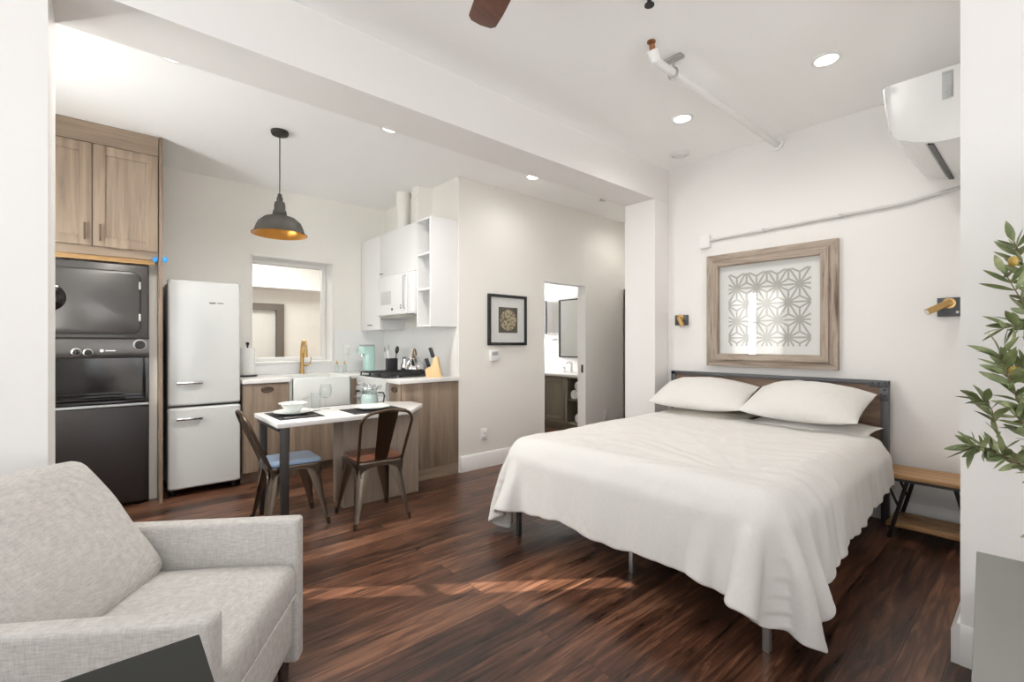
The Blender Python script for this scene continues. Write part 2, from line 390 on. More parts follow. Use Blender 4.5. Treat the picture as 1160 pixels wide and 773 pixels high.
# bathroom and the room seen through the kitchen window
struct('wall_bathroom_right', MB().box(5.55, 5.7, 3.92, 6.1, 0, ZK), 'wall')
wall_open('wall_bathroom_back', 'x', 2.73, 5.55, 6.0, 6.1, ZK, [(4.7, 5.45, 1.2, 2.2)], 'wall')
struct('wall_beyond', MB().box(-.5, 3.2, 8.2, 8.35, 0, 2.8).box(-.65, -.5, 5.7, 8.35, 0, 2.8).box(3.2, 3.35, 6.1, 8.35, 0, 2.8), 'kwall')
struct('ceiling_beyond', MB().box(-.65, 3.35, 5.7, 8.35, 2.7, 2.8).box(-.5, 3.2, 7.8, 8.2, 2.12, 2.7), 'ceil')
lb = area('added_fill_beyond', (1.4, 6.7, 2.66), (0, 0, -1), 1.6, 1.0, 48, (1, .97, .92))  # added area light, brightens the room beyond

# baseboards with a bevelled top
def base_x(name, x0, x1, y, sgn, h=.155, t=.018):
    poly = [(y, 0), (y+sgn*t, 0), (y+sgn*t, h-.025), (y+sgn*t*.35, h), (y, h)]
    return struct(name, MB().prism(poly, x0, x1, 'x'), 'white')
def base_y(name, y0, y1, x, sgn, h=.155, t=.018):
    poly = [(x, 0), (x+sgn*t, 0), (x+sgn*t, h-.025), (x+sgn*t*.35, h), (x, h)]
    return struct(name, MB().prism(poly, y0, y1, 'y'), 'white')
base_x('baseboard_hall', 2.63, 3.785, 3.80, -1); base_x('baseboard_hall_far', 4.53, 5.283, 3.80, -1)
base_y('baseboard_headboard', .262, 2.50, XH, -1)
base_y('baseboard_right', -2.19, .234, 2.56, -1)
base_x('baseboard_right_return', 2.545, 4.23, .234, 1, .16, .026)
base_x('baseboard_pier', 4.01, 4.23, YB0, -1)
base_y('baseboard_pier_reveal', YB0, YB1, 4.01, -1)
base_x('baseboard_left_pier', -1.79, -.165, YB0, -1)
# door opening to the bathroom: pocket jambs
struct('trim_1', MB().box(4.515, 4.532, 3.797, 3.925, 0, 1.992).box(3.783, 3.795, 3.797, 3.925, 0, 1.992).box(3.783, 4.532, 3.797, 3.925, 1.98, 1.995), 'white')
# end door of the hall
dr = struct('door_1', MB().box(5.285, 5.333, 2.9, 3.779, .005, 2.0, .003), 'doorwood')
MB().tube([(5.285, 3.0, 1.0), (5.235, 3.0, 1.0), (5.235, 3.1, 1.0)], .009).build('door_handle', 'iron', dr)
# door frame in the room beyond
d2 = struct('door_2', MB().box(1.70, 2.06, 8.15, 8.19, .005, 1.82), 'glass')
MB().box(1.2, 2.18, 8.11, 8.199, 1.80, 1.90).box(2.07, 2.18, 8.11, 8.199, 0, 1.80).box(1.2, 1.3, 8.11, 8.199, 0, 1.8).build('door_frame', mat('grey_brown_frame', (.13, .105, .085), .6), d2)

def window(name, axis, lo, hi, z0, z1, t, inward, nm, nz):
    """a framed sash window: casing, mullions and one glass pane"""
    mb = MB(); f = .05
    def bx(u0, u1, za, zb, d0, d1):
        if axis == 'x': mb.box(u0, u1, t+min(d0*inward, d1*inward), t+max(d0*inward, d1*inward), za, zb, .003)
        else: mb.box(t+min(d0*inward, d1*inward), t+max(d0*inward, d1*inward), u0, u1, za, zb, .003)
    for u0, u1, za, zb in ((lo, lo+f, z0, z1), (hi-f, hi, z0, z1), (lo+f, hi-f, z0, z0+f), (lo+f, hi-f, z1-f, z1)): bx(u0, u1, za, zb, -.06, .0)
    for k in range(1, nm): u = lo+(hi-lo)*k/nm; bx(u-.015, u+.015, z0+f, z1-f, -.05, -.01)
    for k in range(1, nz): z = z0+(z1-z0)*k/nz; bx(lo+f, hi-f, z-.015, z+.015, -.05, -.01)
    o = struct(name, mb, 'white')
    g = MB()
    if axis == 'x': g.box(lo+f, hi-f, t-.035*inward-.002, t-.035*inward+.002, z0+f, z1-f)
    else: g.box(t-.035*inward-.002, t-.035*inward+.002, lo+f, hi-f, z0+f, z1-f)
    g.build('window_glass', 'glass', o)
    return o
window('added_window_2', 'x', -1.45, .0, .55, 2.5, -2.22, 1, 2, 2)  # this and the next: unseen rear windows added for fill light
window('added_window_3', 'x', .4, 1.85, .55, 2.5, -2.22, 1, 2, 2)
window('added_window_4', 'y', -.9, 1.7, .6, 2.55, -1.82, 1, 3, 2)  # unseen window added for the left fill light
window('window_5', 'y', 3.22, 4.18, 1.0, 2.35, -1.02, 1, 2, 2)
window('added_window_6', 'x', 4.7, 5.45, 1.2, 2.2, 6.05, -1, 1, 2)  # unseen bathroom window added for its fill light
# kitchen window: deep white reveal, sash at its back
w1 = MB()
w1.box(WX0-.0, WX0+.014, YK-.008, YK+.3, WZ0, WZ1).box(WX1-.014, WX1, YK-.008, YK+.3, WZ0, WZ1).box(WX0, WX1, YK-.008, YK+.3, WZ1-.014, WZ1).box(WX0, WX1, YK-.02, YK+.3, WZ0, WZ0+.02)
w1 = struct('window_1', w1, 'white')
f = MB(); y0, y1 = YK+.2, YK+.26
a, bq, c, d = WX0+.014, WX1-.014, WZ0+.02, WZ1-.014
f.box(a, a+.045, y0, y1, c, d, .004).box(bq-.045, bq, y0, y1, c, d, .004).box(a+.045, bq-.045, y0, y1, c, c+.045, .004).box(a+.045, bq-.045, y0, y1, d-.045, d, .004)
f.build('window_frame', 'white', w1)
MB().box(a+.045, bq-.045, y0+.028, y0+.032, c+.045, d-.045).build('window_glass', 'glass', w1)

def switch_plate(name, label, cat, loc, axis, slots, w=.075, h=.118):
    """cover plate on a wall: axis is the direction it faces"""
    x, y, z = loc
    t = thing(name, label, cat, (x, y, z-h/2))
    p = MB(); s = MB()
    if axis == '-y':
        p.box(x-w/2, x+w/2, y-.008, y, z-h/2, z+h/2, .003)
        for dz in slots: s.box(x-.017, x+.017, y-.011, y-.007, z+dz-.014, z+dz+.014, .002)
    else:
        p.box(x-.008, x, y-w/2, y+w/2, z-h/2, z+h/2, .003)
        for dz in slots: s.box(x-.011, x-.007, y-.017, y+.017, z+dz-.014, z+dz+.014, .002)
    p.build('cover_plate', 'plastic', t); s.build('socket', 'white', t)
switch_plate('wall_outlet', 'white wall outlet low on the beige wall near the wooden counter end', 'outlet', (2.921, 3.80, .34), '-y', (-.022, .022))
switch_plate('wall_outlet', 'white wall outlet low on the beige wall right of the bathroom doorway', 'outlet', (4.918, 3.80, .34), '-y', (-.022, .022))
switch_plate('wall_outlet', 'white outlet on the white backsplash right of the kitchen window', 'outlet', (2.13, 5.388, 1.19), '-y', (-.022, .022))

# ------------------------------------------------------------------ laundry tower and its cupboard
t = thing('washer_dryer_tower', 'dark graphite washer and dryer stacked in one tower left of the fridge', 'washer dryer', (-.075, 5.05, 0))
MB().box(-.42, .262, 4.72, 5.38, .02, .80, .006).build('washer_cabinet', 'graphlow', t)
MB().box(-.42, .262, 4.712, 4.722, .03, .775, .004).build('front_panel', 'graphlow', t)
MB().box(-.40, .242, 5.0, 5.36, .80, 1.165).box(-.42, -.40, 4.76, 5.38, .80, 1.165).box(.245, .262, 4.76, 5.38, .80, 1.165).build('column', 'darkopen', t)
MB().box(-.40, .242, 4.72, 5.0, .795, .83, .008).box(-.36, .12, 4.735, 4.98, .83, .85, .01).build('washer_lid', 'darkopen', t)
MB().box(-.42, .262, 4.708, 4.725, .782, .80, .004).build('trim_strip', 'greyplastic', t)
MB().box(-.42, .262, 4.715, 5.38, 1.155, 1.885, .012).build('dryer_cabinet', 'graph', t)
cp = MB().prism([(4.72, 1.155), (4.70, 1.16), (4.688, 1.20), (4.70, 1.30), (4.72, 1.318)], -.42, .262, 'x').build('control_panel', 'graph', t)
for x, z, r in ((-.16, 1.205, .022), (-.097, 1.20, .022), (.205, 1.258, .033)):
    k = MB().cyl((x, 4.694, z), (x, 4.665, z), r, r*.85, 20).box(x-.004, x+.004, 4.655, 4.668, z-r*.8, z+r*.8, .002).build('knob', 'black', cp)
    MB().lathe([(r*1.25, 0), (r*1.3, .006), (r*1.02, .008)], mtx=Matrix.Translation((x, 4.692, z)) @ Matrix.Rotation(PI/2, 4, 'X')).build('dial_ring', 'steel', k)
MB().cyl((-.02, 4.692, 1.213), (-.02, 4.686, 1.213), .012).box(.0, .06, 4.687, 4.693, 1.209, 1.217).build('badge', 'steel', cp)
def rrect(x0, x1, z0, z1, r, n=6, corners=(1, 1, 1, 1)):
    P = []
    for (cx, cz, a0, on) in ((x1-r, z1-r, 0, corners[0]), (x0+r, z1-r, 90, corners[1]), (x0+r, z0+r, 180, corners[2]), (x1-r, z0+r, 270, corners[3])):
        if on:
            for k in range(n+1):
                a = math.radians(a0+90*k/n); P.append((cx+r*math.cos(a), cz+r*math.sin(a)))
        else: P.append((x1 if a0 in (0, 270) else x0, z1 if a0 in (0, 90) else z0))
    return P
MB().prism(rrect(-.385, .215, 1.335, 1.83, .07), 4.705, 4.718, 'y').build('door_gasket', 'black', t)
dd = MB().prism(rrect(-.378, .205, 1.343, 1.822, .064), 4.684, 4.712, 'y', .006).build('dryer_door', 'graph', t)
MB().lathe([(0, 0), (.10, 0), (.105, -.004)], mtx=Matrix.Translation((-.315, 4.682, 1.60)) @ Matrix.Rotation(PI/2, 4, 'X')).build('door_window', 'darkopen', dd)
for z in (1.44, 1.69): MB().box(.198, .212, 4.676, 4.690, z, z+.06, .004).build('hinge', 'steel', dd)
for x in (-.35, .2): MB().cyl((x, 4.78, 0), (x, 4.78, .025), .022).build('foot', 'black', t)

struct('wall_laundry_return', MB().box(.268, .320, 4.80, 5.40, 0, 1.93), 'kwall')
t = thing('wall_cupboard', 'tall taupe wood cupboard with two doors above the laundry tower', 'cupboard', (-.1, 5.0, 1.95))
MB().box(-.62, .318, 4.665, 5.395, 1.985, 2.895).build('carcass', 'cab', t)
MB().box(-.62, .318, 4.64, 4.665, 2.752, 2.903).build('filler_panel', 'cabh', t)
MB().box(-.62, .318, 4.668, 4.69, 1.93, 1.987).build('valance', 'cabh', t)
MB().box(-.62, .30, 4.70, 4.74, 1.895, 1.935).build('cleat', 'rawply', t)
def shaker_y(mb_name, x0, x1, z0, z1, y, parent, m='cab', fr=.07, t=.022):
    """a shaker door facing -Y: four rails around a recessed panel with a sloped bead"""
    mb = MB()
    mb.box(x0, x0+fr, y, y+t, z0, z1, .002).box(x1-fr, x1, y, y+t, z0, z1, .002)
    mb.box(x0+fr, x1-fr, y, y+t, z1-fr, z1, .002).box(x0+fr, x1-fr, y, y+t, z0, z0+fr, .002)
    mb.box(x0+fr-.002, x1-fr+.002, y+.009, y+t, z0+fr-.002, z1-fr+.002)
    return mb.build(mb_name, m, parent)
for x0, x1, hx in ((-.42, -.075, -.115), (-.07, .315, -.028)):
    d_ = shaker_y('door', x0, x1, 1.992, 2.748, 4.642, t)
    MB().box(hx-.006, hx+.006, 4.618, 4.630, 2.03, 2.155, .003).cyl((hx, 4.63, 2.045), (hx, 4.643, 2.045), .005, n=8).cyl((hx, 4.63, 2.14), (hx, 4.643, 2.14), .005, n=8).build('handle', 'pull', d_)
o = tag(MB().box(.322, .345, 4.625, 5.395, 0, 2.90, .001).build('tall_end_panel', 'cab'), 'tall narrow wood end panel standing between laundry tower and white fridge', 'panel')
rebase(o, (.333, 5.0, 0))
for x, lab in ((.298, 'blue shutoff valve handle beside the dryer, left of the panel edge'), (.358, 'blue shutoff valve handle poking past the panel edge above the fridge')):
    v = thing('shutoff_valve', lab, 'valve', (x, 4.64 if x > .33 else 4.68, 1.9), group='blue valves by the cupboard')
    yv = 4.60 if x > .33 else 4.655
    MB().cyl((x, yv, 1.935), (x, yv+.09, 1.935), .007, n=10).sphere((x, yv+.01, 1.935), .011).build('valve_stem', 'brass', v)
    MB().prism([(x-.018, 1.928), (x-.014, 1.955), (x, 1.946), (x+.014, 1.957), (x+.019, 1.93), (x+.006, 1.908), (x-.006, 1.908)], yv-.008, yv+.004, 'y', .003).build('valve_handle', 'blue', v)

# ------------------------------------------------------------------ retro fridge
t = thing('fridge', 'white retro two-door fridge with chrome handles beside the counter', 'fridge', (.64, 5.05, 0))
MB().box(.385, .90, 4.76, 5.37, .05, 1.785, .03, 4).build('body', 'gloss', t)
for nm, z0, z1 in (('fridge_door', .752, 1.795), ('freezer_door', .062, .735)):
    P = rrect(.382, .903, z0, z1, .022, 5)
    dd = MB().prism(P, 4.695, 4.758, 'y', .018, seg=4).build(nm, 'gloss', t)
    hz = .942 if z0 > .5 else .645
    MB().box(.435, .62, 4.655, 4.668, hz-.013, hz+.013, .006, 3).cyl((.455, 4.668, hz), (.455, 4.70, hz), .009, n=10).cyl((.60, 4.668, hz), (.60, 4.70, hz), .009, n=10).build('handle', 'chrome', dd)
    if z0 > .5:
        lg = MB(); z = 1.612
        # small script badge and a bar beside it
        pts = [(.668+.006*k, 4.6945, z+.006*math.sin(k*1.9)) for k in range(9)]
        lg.tube(pts, .0034, 6)
        lg.box(.728, .772, 4.6935, 4.697, z-.003, z+.004)
        lg.build('logo', 'iron', dd)
MB().box(.39, .895, 4.75, 4.765, .735, .752).build('door_gap', 'black', t)
for x in (.42, .865): MB().cyl((x, 4.80, 0), (x, 4.80, .055), .02).build('foot', 'black', t)

# ------------------------------------------------------------------ kitchen base units, counters
XF, YF, ZC = 1.99, 4.72, .905
t = thing('base_cabinet', 'taupe wood base cabinet between the fridge and the farmhouse sink', 'cabinet', (1.12, 5.05, 0))
MB().box(.922, 1.312, YF+.022, 5.385, .10, ZC).box(.922, 1.312, YF+.08, 5.385, 0, .10).build('carcass', 'cab', t)
dd = MB().box(.926, 1.308, YF, YF+.02, .105, ZC-.006, .002).build('door', 'cab', t)
def cup_pull(x, y, z, parent, axis='-y'):
    prof = [(math.cos(a)*.048, math.sin(a)*.022) for a in [2*PI*k/20 for k in range(20)]]
    mb = MB()
    if axis == '-y':
        mb.tube([(x+u, y-.004, z+v) for u, v in prof], .006, 8, True); mb.prism([(x+u*.95, z+v*.95) for u, v in prof], y-.003, y+.001, 'y')
    else:
        mb.tube([(x-.004, y+u, z+v) for u, v in prof], .006, 8, True); mb.prism([(y+u*.95, z+v*.95) for u, v in prof], x-.003, x+.001, 'x')
    return mb.build('finger_pull', 'pull', parent)
cup_pull(1.125, YF, .845, dd)
t = thing('sink_cabinet', 'taupe wood cabinet under the white farmhouse sink', 'cabinet', (1.6, 5.05, 0))
MB().box(1.316, 1.965, YF+.022, 5.385, .10, .635).box(1.316, 1.965, YF+.08, 5.385, 0, .10).box(1.895, 1.965, YF, 5.385, .635, ZC).build('carcass', 'cab', t)
for x0, x1 in ((1.318, 1.60), (1.604, 1.89)): MB().box(x0, x1, YF, YF+.02, .105, .63, .002).build('door', 'cab', t)
t = thing('corner_cabinet', 'narrow taupe wood end cabinet at the right of the white range', 'cabinet', (2.3, 3.92, 0))
MB().box(XF+.02, 2.605, 3.812, 4.03, .10, ZC).box(XF+.02, 2.605, 3.82, 4.03, 0, .10).build('carcass', 'cab', t)
MB().box(XF+.015, 2.607, 3.795, 3.813, .105, ZC, .002).build('end_panel', 'cab', t)
MB().box(XF+.03, 2.607, 3.80, 3.813, 0, .105).build('toe_kick', 'cabh', t)
dd = MB().box(XF, XF+.019, 3.815, 4.028, .64, ZC-.006, .002).build('drawer', 'cab', t); cup_pull(XF, 3.92, .845, dd, '-x')
MB().box(XF, XF+.019, 3.815, 4.028, .105, .634, .002).build('door', 'cab', t)
# one L-shaped worktop with an opening for the sink and the range
o = tag(MB().box(.918, 1.335, 4.695, 5.388, ZC, .942, .003).box(1.335, 1.875, 5.28, 5.388, ZC, .942).box(1.875, 2.608, 4.735, 5.388, ZC, .942, .003).build('worktop', 'quartz'), 'white quartz worktop running around the sink into the corner', 'worktop')
rebase(o, (1.8, 5.0, ZC))
o = tag(MB().box(XF-.03, 2.608, 3.775, 4.035, ZC, .942, .003).build('worktop', 'quartz'), 'short white quartz worktop under the knife block', 'worktop')
rebase(o, (2.3, 3.9, ZC))
o = tag(MB().box(.918, 2.608, 5.388, 5.399, .942, 1.048).box(1.98, 2.608, 5.388, 5.399, 1.048, 1.425).box(2.598, 2.609, 3.81, 5.388, .942, 1.435).build('backsplash', 'lacquer'), 'white backsplash behind the worktop and under the wall cabinets', 'backsplash')
rebase(o, (1.8, 5.39, .942))
t = thing('farmhouse_sink', 'white farmhouse apron sink under the kitchen window', 'sink', (1.6, 5.0, .64))
def hollow(x0, x1, y0, y1, z0, z1, w, bev):
    mb = MB()
    mb.box(x0, x1, y0, y0+w, z0, z1, bev, 3).box(x0, x1, y1-w, y1, z0, z1, bev, 3).box(x0, x0+w, y0, y1, z0, z1, bev, 3).box(x1-w, x1, y0, y1, z0, z1, bev, 3).box(x0+.01, x1-.01, y0+.01, y1-.01, z0, z0+.03)
    return mb
hollow(1.316, 1.892, 4.665, 5.275, .645, .938, .025, .008).build('basin', 'ceramic', t)
MB().lathe([(0, .677), (.04, .677), (.045, .68), (.03, .683), (0, .681)], (1.6, 4.98, 0)).build('drain', 'steel', t)
t = thing('kitchen_faucet', 'brass gooseneck faucet with spring spout behind the farmhouse sink', 'faucet', (1.61, 5.325, .942))
MB().cyl((1.61, 5.325, .942), (1.61, 5.325, .975), .028, .024).cyl((1.61, 5.325, .97), (1.61, 5.325, 1.20), .019).build('base_column', 'brass', t)
pts = [(1.61, 5.325, 1.20), (1.61, 5.325, 1.235)]+[(1.61+.002, 5.325-.06+.06*math.cos(a), 1.235+.06*math.sin(a)) for a in [PI*k/10 for k in range(11)]]+[(1.612, 5.205, 1.20)]
MB().tube(pts, .015, 12).build('spout', 'brass', t)
MB().cyl((1.612, 5.205, 1.205), (1.612, 5.205, 1.12), .019, .021).build('spray_head', 'brass', t)
MB().tube([(1.61, 5.325, 1.16), (1.612, 5.21, 1.16)], .006).build('spout_holder', 'brass', t)
MB().cyl((1.61, 5.325, 1.03), (1.67, 5.325, 1.03), .012).tube([(1.67, 5.325, 1.03), (1.70, 5.325, 1.05), (1.705, 5.325, 1.12)], .006).build('lever', 'brass', t)

# paper towel holder
t = thing('paper_towel_holder', 'upright paper towel roll on a black stand left of the sink', 'paper towel', (1.06, 5.2, .942))
MB().lathe([(0, 0), (.088, 0), (.09, .006), (.085, .014), (0, .014)], (1.06, 5.2, .942)).build('stand', 'black', t)
MB().cyl((1.06, 5.2, .95), (1.06, 5.2, 1.255), .008).sphere((1.06, 5.2, 1.265), .017).build('pole', 'black', t)
MB().lathe([(.02, .0), (.066, 0), (.068, .004), (.068, .262), (.066, .266), (.02, .266), (.02, 0)], (1.06, 5.2, .958), 36).build('paper_roll', 'paper', t)
# glass jars by the sink
for x, y, lab in ((1.95, 5.22, 'small glass soap bottle on the worktop right of the sink, left one of two'), (2.03, 5.20, 'small glass soap bottle between the sink and the mint coffee maker, right one of two')):
    t = thing('soap_bottle', lab, 'bottle', (x, y, .942), group='soap bottles by the sink')
    MB().lathe([(0, 0), (.026, 0), (.028, .004), (.028, .075), (.018, .09), (.012, .095)], (x, y, .942), 20).build('glass_body', 'pitcherglass', t)
    MB().cyl((x, y, 1.035), (x, y, 1.06), .012, n=14).tube([(x, y, 1.06), (x, y, 1.075), (x-.01, y-.03, 1.075)], .004, 8).build('pump', 'brass', t)

# mint coffee maker
cx, cy = 2.27, 5.12
t = thing('coffee_maker', 'mint green pod coffee maker with grey lid in the counter corner', 'coffee maker', (cx, cy, .942), .0)
MB().box(cx-.10, cx-.02, cy-.055, cy+.055, .942, .962, .006).build('drip_tray', 'greyplastic', t)
MB().prism(rrect(cx-.05, cx+.075, cy-.06, cy+.06, .045), .942, 1.21, 'z', .006).build('body', 'mint', t)
MB().prism(rrect(cx-.11, cx+.075, cy-.058, cy+.058, .05), 1.145, 1.235, 'z', .008).build('brew_head', 'mint', t)
MB().prism(rrect(cx-.10, cx+.07, cy-.052, cy+.052, .045), 1.236, 1.255, 'z', .006).build('lid', 'greyplastic', t)
MB().cyl((cx-.075, cy, 1.145), (cx-.075, cy, 1.12), .014).build('spout', 'chrome', t)

# ------------------------------------------------------------------ range with cooktop
t = thing('range', 'white slide-in range with black grates in the counter corner', 'range', (2.28, 4.38, 0))
RY0, RY1 = 4.04, 4.715
MB().box(1.99, 2.59, RY0, RY1, .05, .935, .004).box(2.03, 2.59, RY0+.01, RY1-.01, 0, .05).build('body', 'gloss', t)
od = MB().box(1.955, 1.985, RY0+.01, RY1-.01, .21, .77, .008, 3).build('oven_door', 'gloss', t)
MB().box(1.951, 1.957, RY0+.12, RY1-.12, .34, .62, .002).build('oven_window', 'darkopen', od)
MB().tube([(1.955, RY0+.06, .725), (1.915, RY0+.06, .725), (1.915, RY1-.06, .725), (1.955, RY1-.06, .725)], .011).build('oven_handle', 'chrome', od)
MB().box(1.957, 1.985, RY0+.01, RY1-.01, .06, .20, .006).build('drawer', 'gloss', t)
cp = MB().prism([(1.985, .785), (1.952, .79), (1.965, .925), (1.99, .935)], RY0+.005, RY1-.005, 'y').build('control_panel', 'gloss', t)
for k in range(5):
    y = RY0+.1+k*.118
    MB().cyl((1.962, y, .86), (1.93, y, .855), .022, .018).build('knob', 'chrome', cp)
MB().box(1.995, 2.585, RY0+.005, RY1-.005, .935, .943, .003).build('cooktop', 'black', t)
for y0 in (RY0+.02, RY0+.242, RY0+.464):
    g = MB(); y1 = y0+.20; zg = .972
    g.tube([(2.01, y0, zg), (2.57, y0, zg), (2.57, y1, zg), (2.01, y1, zg)], .007, 6, True)
    for x in (2.15, 2.43): g.tube([(x, y0, zg), (x, y1, zg)], .007, 6)
    g.tube([(2.01, (y0+y1)/2, zg), (2.57, (y0+y1)/2, zg)], .007, 6)
    for x in (2.01, 2.57):
        for y in (y0, y1): g.cyl((x, y, .943), (x, y, zg), .007, n=8)
    g.build('grate', 'black', t)
for x in (2.15, 2.43):
    for y in (RY0+.12, RY0+.56): MB().lathe([(0, .018), (.03, .018), (.036, .01), (.042, 0)], (x, y, .943), 20).build('burner', 'black', t)

# things on the range
cx, cy, cz = 2.44, 4.36, .98
t = thing('kettle', 'shiny steel whistling kettle standing on the range grates', 'kettle', (cx, cy, cz))
MB().lathe([(0, 0), (.098, 0), (.105, .012), (.103, .04), (.085, .085), (.06, .118), (.042, .135), (.04, .142), (0, .142)], (cx, cy, cz), 36).build('body', 'chrome', t)
MB().lathe([(.042, .14), (.03, .156), (.01, .162), (.012, .172), (0, .178)], (cx, cy, cz)).build('lid', 'chrome', t)
MB().tube([(cx-.055, cy-.075, cz+.075), (cx-.075, cy-.10, cz+.11), (cx-.085, cy-.115, cz+.128)], [.02, .014, .012], 12).build('spout', 'chrome', t)
MB().tube([(cx-.04*math.cos(a)*1.25, cy-.045*math.cos(a)*1.2, cz+.13+.10*math.sin(a)) for a in [PI*k/14 for k in range(15)]], .009, 10).build('handle', mat('amber_handle', (.28, .15, .06), .3, .5), t)
cx, cy = 2.40, 4.72+.08
t = thing('utensil_crock', 'dark crock holding kitchen utensils behind the range', 'crock', (cx, cy, .942))
MB().lathe([(0, 0), (.062, 0), (.066, .005), (.068, .155), (.071, .16), (.064, .16), (.06, .02), (0, .018)], (cx, cy, .942), 28).build('crock_body', mat('dark_grey_crock', (.045, .04, .045), .4), t)
def utensil(name, label, top, base, head, m):
    u = thing(name, label, 'utensil', base, group='utensils in the dark crock')
    bx, by, bz = base
    MB().tube([base, top], .0055, 8).build('handle', m, u)
    d = (Vector(top)-Vector(base)).normalized(); q = d.to_track_quat('Z', 'Y').to_matrix().to_4x4()
    MB().sphere((0, 0, 0), 1, head, 14).build('head', m, u, mtx=Matrix.Translation(Vector(top)+d*head[2]*.8) @ q)
utensil('ladle', 'steel ladle leaning left in the dark crock', (cx-.055, cy+.04, 1.175), (cx-.02, cy+.01, .965), (.022, .008, .032), 'steel')
utensil('slotted_spoon', 'steel spoon upright in the dark crock', (cx-.015, cy+.03, 1.20), (cx, cy+.02, .965), (.02, .006, .034), 'steel')
utensil('spatula', 'black spatula with round head leaning right in the dark crock', (cx+.045, cy-.03, 1.16), (cx+.015, cy-.02, .965), (.03, .022, .045), 'black')
utensil('turner', 'white turner at the back of the dark crock', (cx-.05, cy-.01, 1.14), (cx-.02, cy, .965), (.02, .006, .03), 'plastic')
cx, cy = 2.49, 4.66
t = thing('milk_jug', 'small shiny steel jug between the crock and the kettle', 'jug', (cx, cy, .98))
MB().lathe([(0, 0), (.042, 0), (.045, .01), (.038, .06), (.026, .10), (.028, .135), (.03, .14), (.024, .135), (.02, .10), (.03, .05), (0, .01)], (cx, cy, .98)).build('body', 'chrome', t)
MB().tube([(cx+.028, cy-.03, 1.10), (cx+.05, cy-.05, 1.08), (cx+.04, cy-.04, 1.01)], .005, 8).build('handle', 'chrome', t)
# knife block
cx, cy = 2.40, 3.90
t = thing('knife_block', 'light wood knife block full of black handles at the worktop end', 'knife block', (cx, cy, .942))
a = math.radians(-24)
dirx = Vector((-.75, .66, 0)).normalized()
mt = Matrix.Translation((cx, cy, .942)) @ Matrix.Rotation(math.atan2(dirx.y, dirx.x), 4, 'Z')
MB().prism([(-.07, 0), (.075, 0), (.085, .08), (.03, .105), (-.005, .20), (-.035, .195)], -.05, .05, 'y', .004).build('block', 'blockwood', t, mtx=Matrix.Identity(4) @ mt)
ax = Vector((.32, 0, .95)).normalized()
kn = 0
for (bx_, bz_, L, n) in ((.012, .19, .10, 3), (.055, .10, .085, 4)):
    for k in range(n):
        yk = -.032+.064*k/(n-1)
        kn += 1
        p0 = Vector((bx_, yk, bz_)); p1 = p0+ax*L
        h = MB().box(-.013, .013, -.0085, .0085, 0, L, .005)
        q = mt @ Matrix.Translation(p0) @ Matrix.Rotation(math.atan2(ax.x, ax.z), 4, 'Y')
        h.build('knife_handle', 'black', t, mtx=q)

# ------------------------------------------------------------------ wall cabinets
XU = 2.303
t = thing('wall_cabinet', 'white wall cabinet block wrapped around the microwave', 'cabinet', (2.45, 4.7, 1.43))
MB().box(XU+.02, 2.607, 4.885, 5.397, 1.42, 2.465).box(XU+.02, 2.607, 4.075, 4.885, 2.0, 2.465).build('carcass', 'lacquer', t)
dd = MB().box(XU, XU+.019, 4.888, 5.395, 1.42, 2.465, .003).build('door', 'lacquer', t)
MB().tube([(XU, 5.16, 1.475), (XU-.02, 5.16, 1.475), (XU-.02, 5.09, 1.475), (XU, 5.09, 1.475)], .005, 8).build('handle', 'iron', dd)
dd = MB().box(XU, XU+.019, 4.08, 4.885, 1.995, 2.465, .003).build('door', 'lacquer', t)
MB().tube([(XU, 4.86, 2.03), (XU-.016, 4.86, 2.03), (XU-.016, 4.81, 2.03), (XU, 4.81, 2.03)], .004, 8).build('handle', 'iron', dd)
t = thing('open_shelf_unit', 'white open shelf unit at the right end of the wall cabinets', 'shelf unit', (2.45, 3.93, 1.43))
MB().box(XU, 2.607, 3.812, 3.832, 1.43, 2.47).box(XU, 2.607, 4.054, 4.072, 1.43, 2.47).box(2.59, 2.607, 3.832, 4.054, 1.43, 2.47).box(XU, 2.607, 3.832, 4.054, 2.452, 2.47).box(XU, 2.607, 3.832, 4.054, 1.43, 1.448).build('case', 'lacquer', t)
for z in (1.78, 2.12): MB().box(XU+.003, 2.59, 3.832, 4.054, z, z+.018).build('shelf', 'lacquer', t)
t = thing('microwave', 'white over-range microwave built in between the wall cabinets', 'microwave', (2.45, 4.48, 1.55))
MB().box(XU+.015, 2.59, 4.078, 4.882, 1.553, 1.992, .004).build('body', 'plastic', t)
dd = MB().box(XU-.035, XU+.012, 4.225, 4.878, 1.565, 1.985, .008, 3).build('door', 'plastic', t)
MB().box(XU-.038, XU-.034, 4.55, 4.78, 1.68, 1.82, .001).build('door_window', mat('pale_grey_window', (.58, .58, .575), .35), dd)
for y, z, r in ((4.52, 1.625, .013), (4.33, 1.63, .007), (4.33, 1.655, .007)): MB().cyl((XU-.034, y, z), (XU-.042, y, z), r).build('button', 'black', dd)
MB().tube([(XU-.035, 4.235, 1.62), (XU-.062, 4.235, 1.63), (XU-.062, 4.235, 1.94), (XU-.035, 4.235, 1.95)], .008, 10).build('handle', 'greyplastic', dd)
MB().box(XU-.03, XU+.012, 4.082, 4.215, 1.565, 1.985, .006).build('control_panel', 'plastic', t)
MB().box(XU-.01, 2.55, 4.10, 4.86, 1.535, 1.556, .003).build('vent_grille', 'steel', t)
o = tag(MB().box(2.44, 2.608, 4.28, 4.42, 2.472, 2.903).cyl((2.43, 4.35, 2.78), (2.44, 4.35, 2.78), .035).build('duct_box', 'kwall'), 'beige boxed vent duct standing on top of the wall cabinets', 'duct')
rebase(o, (2.52, 4.35, 2.472))
